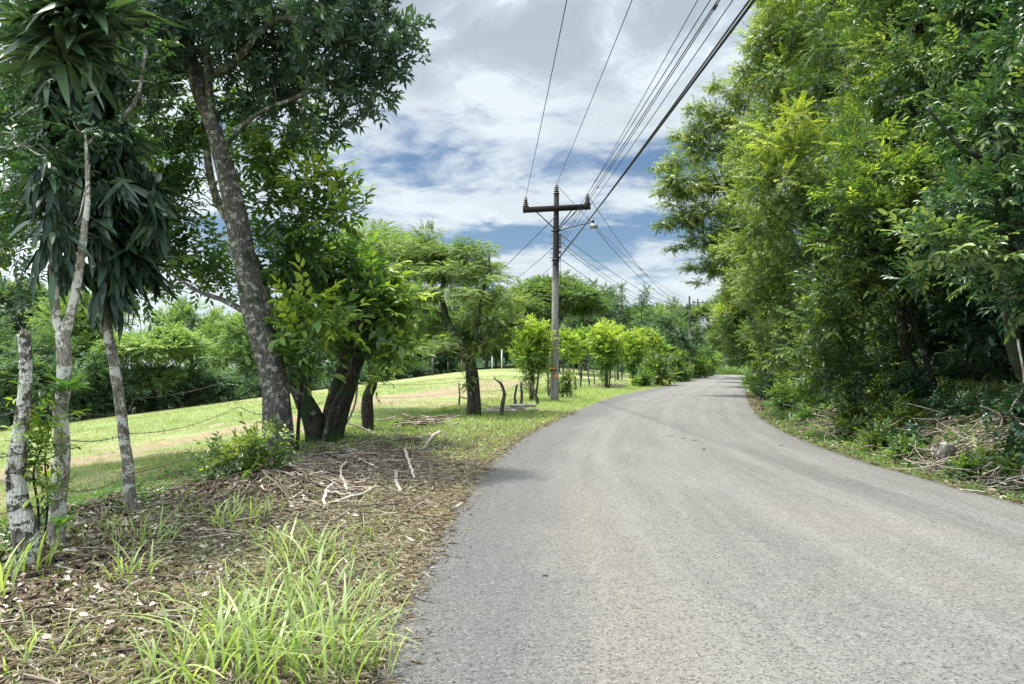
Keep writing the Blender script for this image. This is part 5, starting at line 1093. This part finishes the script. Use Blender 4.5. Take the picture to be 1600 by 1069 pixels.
# tall arching grass in the foreground, where the photo has it
rng = np.random.default_rng(91); mb = MB()
tl = [(300,1050,1.1),(340,1060,1.2),(400,1040,1.1),(440,1065,1.2),(480,1060,1.3),(520,1050,1.2),(560,1060,.9),(540,1000,.9),(500,1010,1.1),(460,1000,1.0),(440,960,1.0),(480,940,1.1),(510,960,1.0),(430,930,.9),(400,950,.8),(470,900,.9),(440,880,.9),(500,890,.9),(520,870,.8),(460,870,.9),(545,880,.7),(420,860,.7),
      (380,820,.9),(350,830,.9),(360,810,1.0),(400,815,.8),(330,820,.8),(240,840,.8),(215,850,.8),(250,860,.7),(200,840,.7),(190,900,.8),(215,905,.7),(480,850,.7),(560,840,.5),(10,900,1.0),(30,890,.8),(5,930,.9),(60,1050,.6),(380,1000,1.0),(350,990,.8),(320,960,.6),(20,1020,.8),(320,1069,1.2),(260,1075,1.0),(420,1085,1.3),(500,1090,1.3),(360,1095,1.3),(560,1090,1.0),
      (735,700,.35),(750,690,.35),(765,680,.35),(720,690,.3),(700,690,.3),(600,815,.4),(620,830,.35),(130,1000,.5)]
C = []
for x, y, s in tl:
    g = GP(x, y); 
    for k in range(2): C.append((g[0]+rng.normal(0, .05), g[1]+rng.normal(0, .06), s*rng.uniform(.8, 1.1)))
tufts(mb, np.array(C), 7, .43, .016, rng, .55, .09, 1.0, 9)
X = rng.uniform(-4.2, -.9, 170); Y = rng.uniform(3., 11, 170); tufts(mb, np.stack([X, Y, rng.uniform(.3, .7, 170)], -1), 5, .36, .008, rng, .6, .04, 1.0, 6)
o = mb.build('tall_grass', MATS['grass_tall']); tag(o, 'tall arching green grass blades growing on the left verge', 'grass', kind='stuff')
# mixed short verge grass and weeds
def scatter(n, y0, y1, s0, s1, rng, side='L'):
    Y = y0*(y1/y0)**rng.uniform(0, 1, n)**.8; s = rng.uniform(s0, s1, n)
    X = (Lf(Y)-s) if side == 'L' else Rf(Y)+s
    return X, Y, s
mb = MB(); X, Y, s = scatter(26000, 3., 19, .0, 3.2, rng)
nz = fnoise(X, Y, 1.6)+.5*fnoise(X, Y, 5); dens = np.where(s < 1.5, .55+.5*(s < .35), .25)+.45*nz
patch = np.exp(-((X+1.7)/.8)**2-((Y-4.6)/1.6)**2); dens = dens*np.where(s < 1.3, .22, .36)+.75*patch+.25*(s > 2.7)
k = rng.uniform(0, 1, len(X)) < dens; X, Y = X[k], Y[k]
tufts(mb, np.stack([X, Y, .5+.6*rng.uniform(0, 1, len(X))], -1), 5, .10, .0045, rng, .42, .03, .9, 3)
X, Y, s = scatter(19000, 11.5, 75, .0, 3.6, rng); k = rng.uniform(0, 1, len(X)) < (.65+.4*fnoise(X, Y, .9))*np.clip((Y-11.5+2*(s < 1.))/3.5, 0, 1); X, Y = X[k], Y[k]
tufts(mb, np.stack([X, Y, .6+.8*rng.uniform(0, 1, len(X))], -1), 6, .15, .011, rng, .55, .08, .8, 3)
tag(mb.build('verge_grass', MATS['grass_tall']), 'short rough green grass covering the left verge', 'grass', kind='stuff')
# grass strip at the foot of the right bank
mb = MB(); X, Y, s = scatter(9000, 7.5, 45, .02, .8, rng, 'R'); k = rng.uniform(0, 1, len(X)) < (.75+.4*fnoise(X, Y, 2.))*np.where(Y > 23, .12, 1); X, Y = X[k], Y[k]
tufts(mb, np.stack([X, Y, .4+.6*rng.uniform(0, 1, len(X))], -1), 5, .13, .007, rng, .4, .04, .9, 3)
X, Y, s = scatter(9000, 13, 42, .6, 3.4, rng, 'R'); k = rng.uniform(0, 1, len(X)) < (.5+.5*fnoise(X, Y, 1.2))*np.where(Y > 23, np.where(s < 2.4, .08, .5), 1); X, Y = X[k], Y[k]
tufts(mb, np.stack([X, Y, .5+.9*rng.uniform(0, 1, len(X))], -1), 5, .20, .010, rng, .45, .06, .9, 3)
tag(mb.build('bank_grass', MATS['grass_tall']), 'grass growing along the foot of the right bank', 'grass', kind='stuff')
# leafy weeds
mb = MB()
def weeds(X, Y, L, n_per, rng, tone, hgt):
    n = len(X); C = np.repeat(np.stack([X, Y, G(X, Y)], -1), n_per, 0); m = len(C)
    a = rng.uniform(0, 6.28, m); d = np.stack([np.cos(a), np.sin(a), rng.uniform(.0, 1.1, m)], -1)
    C = C+d*np.array((1, 1, .6))*rng.uniform(0, hgt, (m, 1)); U = np.array((0, 0, 1.))+rng.normal(0, .3, (m, 3)); LL = L*rng.uniform(.5, 1.3, m)
    leaves(mb, C, d*np.array((1, 1, .4)), U, LL, LL*.5, L7, np.clip(tone+rng.normal(0, .2, m), 0, 1))
X, Y, s = scatter(1500, 2.9, 6.5, .05, .75, rng); k = fnoise(X, Y, 2.) > -.1; weeds(X[k], Y[k], .035, 12, rng, .5, .05)
X, Y, s = scatter(700, 3.3, 9, .3, 1.5, rng); weeds(X, Y, .03, 12, rng, .5, .04)
X, Y, s = scatter(420, 4.5, 24, 3.3, 5.2, rng); weeds(X, Y, .07, 16, rng, .3, .20)
X, Y, s = scatter(260, 6, 18, .8, 3.2, rng); weeds(X, Y, .045, 10, rng, .45, .07)
X, Y, s = scatter(1500, 7.4, 24, .08, .75, rng, 'R'); weeds(X, Y, .05, 12, rng, .5, .07)
X, Y, s = scatter(1300, 7.4, 30, .5, 3.4, rng, 'R'); weeds(X, Y, .08, 14, rng, .35, .22)
tag(mb.build('weeds', MATS['weed']), 'small broad-leaved weeds creeping along the verges', 'weeds', kind='stuff')
# pasture grass
mb = MB(); n = 75000; Y = 4.5*(60/4.5)**rng.uniform(0, 1, n)**.75; s = 3.6+(rng.uniform(0, 1, n)**1.2)*(1.1*Y+6); X = Lf(Y)-s
k = (X > -.80*Y-2.5); X, Y = X[k], Y[k]; sc_ = (.6+Y/28)*(1+.5*fnoise(X, Y, 1.3)+.5*fnoise(X, Y, .4)).clip(.4, 2.4)
k = rng.uniform(0, 1, len(X)) > .8*dry_band(X, Y); X, Y, sc_ = X[k], Y[k], sc_[k]
C = np.stack([X, Y, sc_*rng.uniform(.6, 1.2, len(X))*(1+.8*np.exp(-((Lf(Y)-X-4.5)/1.2)**2))], -1)
tufts(mb, C, 4, .075, .006, rng, .45+.0*1, .06, .7, 2)
tag(mb.build('pasture_grass', MATS['grass_pasture']), 'short bright grass of the sloping pasture', 'grass', kind='stuff')
# straw and fallen leaves
mb = MB(); n = 90000; Y = 2.8*(24/2.8)**rng.uniform(0, 1, n)**.85; s = np.abs(rng.normal(.55, .85, n))+.0; X = Lf(Y)-s+rng.normal(0, .10, n)
a = rng.uniform(0, 6.28, n); B = np.stack([X, Y, np.maximum(G(X, Y), np.where(X > Lf(Y)-.1, .016, -9))+rng.uniform(.004, .03, n)], -1); d = np.stack([np.cos(a), np.sin(a), rng.uniform(-.1, .35, n)], -1); L = rng.uniform(.02, .15, n)
leaves(mb, B, d, np.array((0, 0, 1.))+rng.normal(0, .5, (n, 3)), L, np.full(n, .0052), K4, rng.uniform(0, 1, n)**.6)
n = 9000; Y = rng.uniform(8, 40, n); X = Rf(Y)+np.abs(rng.normal(.1, .5, n)); a = rng.uniform(0, 6.28, n); B = np.stack([X, Y, G(X, Y)+.02], -1)
leaves(mb, B, np.stack([np.cos(a), np.sin(a), rng.uniform(-.1, .3, n)], -1), np.array((0, 0, 1.))+rng.normal(0, .5, (n, 3)), rng.uniform(.04, .16, n), np.full(n, .007), K4, rng.uniform(0, .9, n))
tag(mb.build('dry_straw', MATS['straw']), 'dry cut straw strewn along the road edges', 'straw', kind='stuff')
mb = MB(); n = 32000; Y = 2.8*(18/2.8)**rng.uniform(0, 1, n)**.8; s = rng.uniform(.25, 4.6, n); X = Lf(Y)-s; k = rng.uniform(0, 1, n) < .5+.5*fnoise(X, Y, 1.7)+.5*(s > 1.2)
X, Y = X[k], Y[k]; n = len(X); a = rng.uniform(0, 6.28, n); B = np.stack([X, Y, G(X, Y)+rng.uniform(.004, .03, n)], -1)
LL = rng.uniform(.02, .09, n); V = (L7[0]*np.array((1, 1, 2.2)), L7[1])
leaves(mb, B, np.stack([np.cos(a), np.sin(a), rng.uniform(-.3, .4, n)], -1), np.array((0, 0, 1.))+rng.normal(0, .55, (n, 3)), LL, LL*.55, V, rng.uniform(0, 1, n)**1.6)
n = 9000; Y = rng.uniform(7.4, 34, n); X = Rf(Y)+rng.uniform(.05, 3.2, n); a = rng.uniform(0, 6.28, n); B = np.stack([X, Y, G(X, Y)+rng.uniform(.004, .05, n)], -1); LL = rng.uniform(.04, .12, n)
leaves(mb, B, np.stack([np.cos(a), np.sin(a), rng.uniform(-.3, .4, n)], -1), np.array((0, 0, 1.))+rng.normal(0, .5, (n, 3)), LL, LL*.5, V, rng.uniform(0, .9, n)**1.6)
tag(mb.build('fallen_leaves', MATS['deadleaf']), 'brown and bleached fallen leaves on the soil of both verges', 'leaves', kind='stuff')
# crumbs of soil and gravel
mb = MB(); ico = np.array([(0,0,1),(.9,0,.2),(.2,.9,.1),(-.8,.4,.2),(-.5,-.8,.1),(.5,-.7,.3),(0,0,-.6)]); fi = np.array([(0,1,2),(0,2,3),(0,3,4),(0,4,5),(0,5,1),(6,2,1),(6,3,2),(6,4,3),(6,5,4),(6,1,5)])
n = 9000; Y = 2.8*(20/2.8)**rng.uniform(0, 1, n); X = Lf(Y)-np.where(rng.uniform(0, 1, n) < .35, rng.normal(-.08, .22, n), rng.uniform(.3, 4.4, n)); onr = X > Lf(Y)
z = np.where(onr, .022, G(X, Y)); sz = np.where(onr, rng.uniform(.003, .009, n), rng.uniform(.004, .035, n)**1.05)
V = (ico[None]*rng.uniform(.6, 1.4, (n, 7, 1))*sz[:, None, None]*np.array((1, 1, .7))+np.stack([X, Y, z], -1)[:, None]).reshape(-1, 3)
mb.add(V, (fi[None]+(np.arange(n)*7)[:, None, None]).reshape(-1, 3), np.repeat(rng.uniform(0, .55, n), 10))
tag(mb.build('soil_crumbs', MATS['twig'], smooth=False), 'crumbs of dark soil and gravel on the left verge', 'soil', kind='stuff')
# dung pats and leaves on the road
for i, (x, y) in enumerate(((1050, 686), (1068, 689), (1085, 692), (1100, 706), (1044, 684), (816, 802), (852, 903), (1220, 698))):
    g = P(x, y, 1.6*F/(y-570)); uu = (g[0]-float(Lf(g[1])))/float(Rf(g[1])-Lf(g[1])); g[2] = .014+.045*math.sin(math.pi*uu); mb = MB(); r = (.04+.02*(i % 3)) if i < 5 or i == 7 else .03; mb.lathe(g-np.array((0, 0, 0 if r != .03 else .006)), [(-.02, r), (.004, r*.9), (.009, r*.4), (.01, .005)], 9); 
    tag(mb.build('dung_pat', MATS['bark_dark'], smooth=True), ['leftmost but one small dark pat on the road near its middle', 'second small dark pat in the row on the road', 'third small dark pat in the row on the road', 'small dark pat on the road a little apart to the right', 'leftmost small dark pat in the row on the road', 'dark crumb lying on the near left of the road', 'dark crumb on the road nearest the camera', 'small dark pat far to the right on the road'][i], 'dung pat', 'dark pats on the road')
# rocks of the low bank at the crest
for i, (x, y) in enumerate(((1062, 590), (1070, 589), (1077, 588), (1085, 587.5), (1054, 592))):
    g = P(x-4, y, min(100, 1.6*F/(y-570))); g[2] = float(G(g[0], g[1])); r = np.random.default_rng(i); mb = MB()
    mb.tube([g+(-.8, 0, .0), g+(-.3, 0, .15), g+(.4, .1, .17), g+(.9, 0, .0)], [.15, .42, .38, .12], 9, True, .25, i)
    tag(mb.build('rock', MATS['rock']), ['second rock from the left', 'middle rock', 'second rock from the right', 'rightmost rock', 'leftmost rock'][i]+' of the low stony bank near the crest', 'rock', 'rocks at the crest')
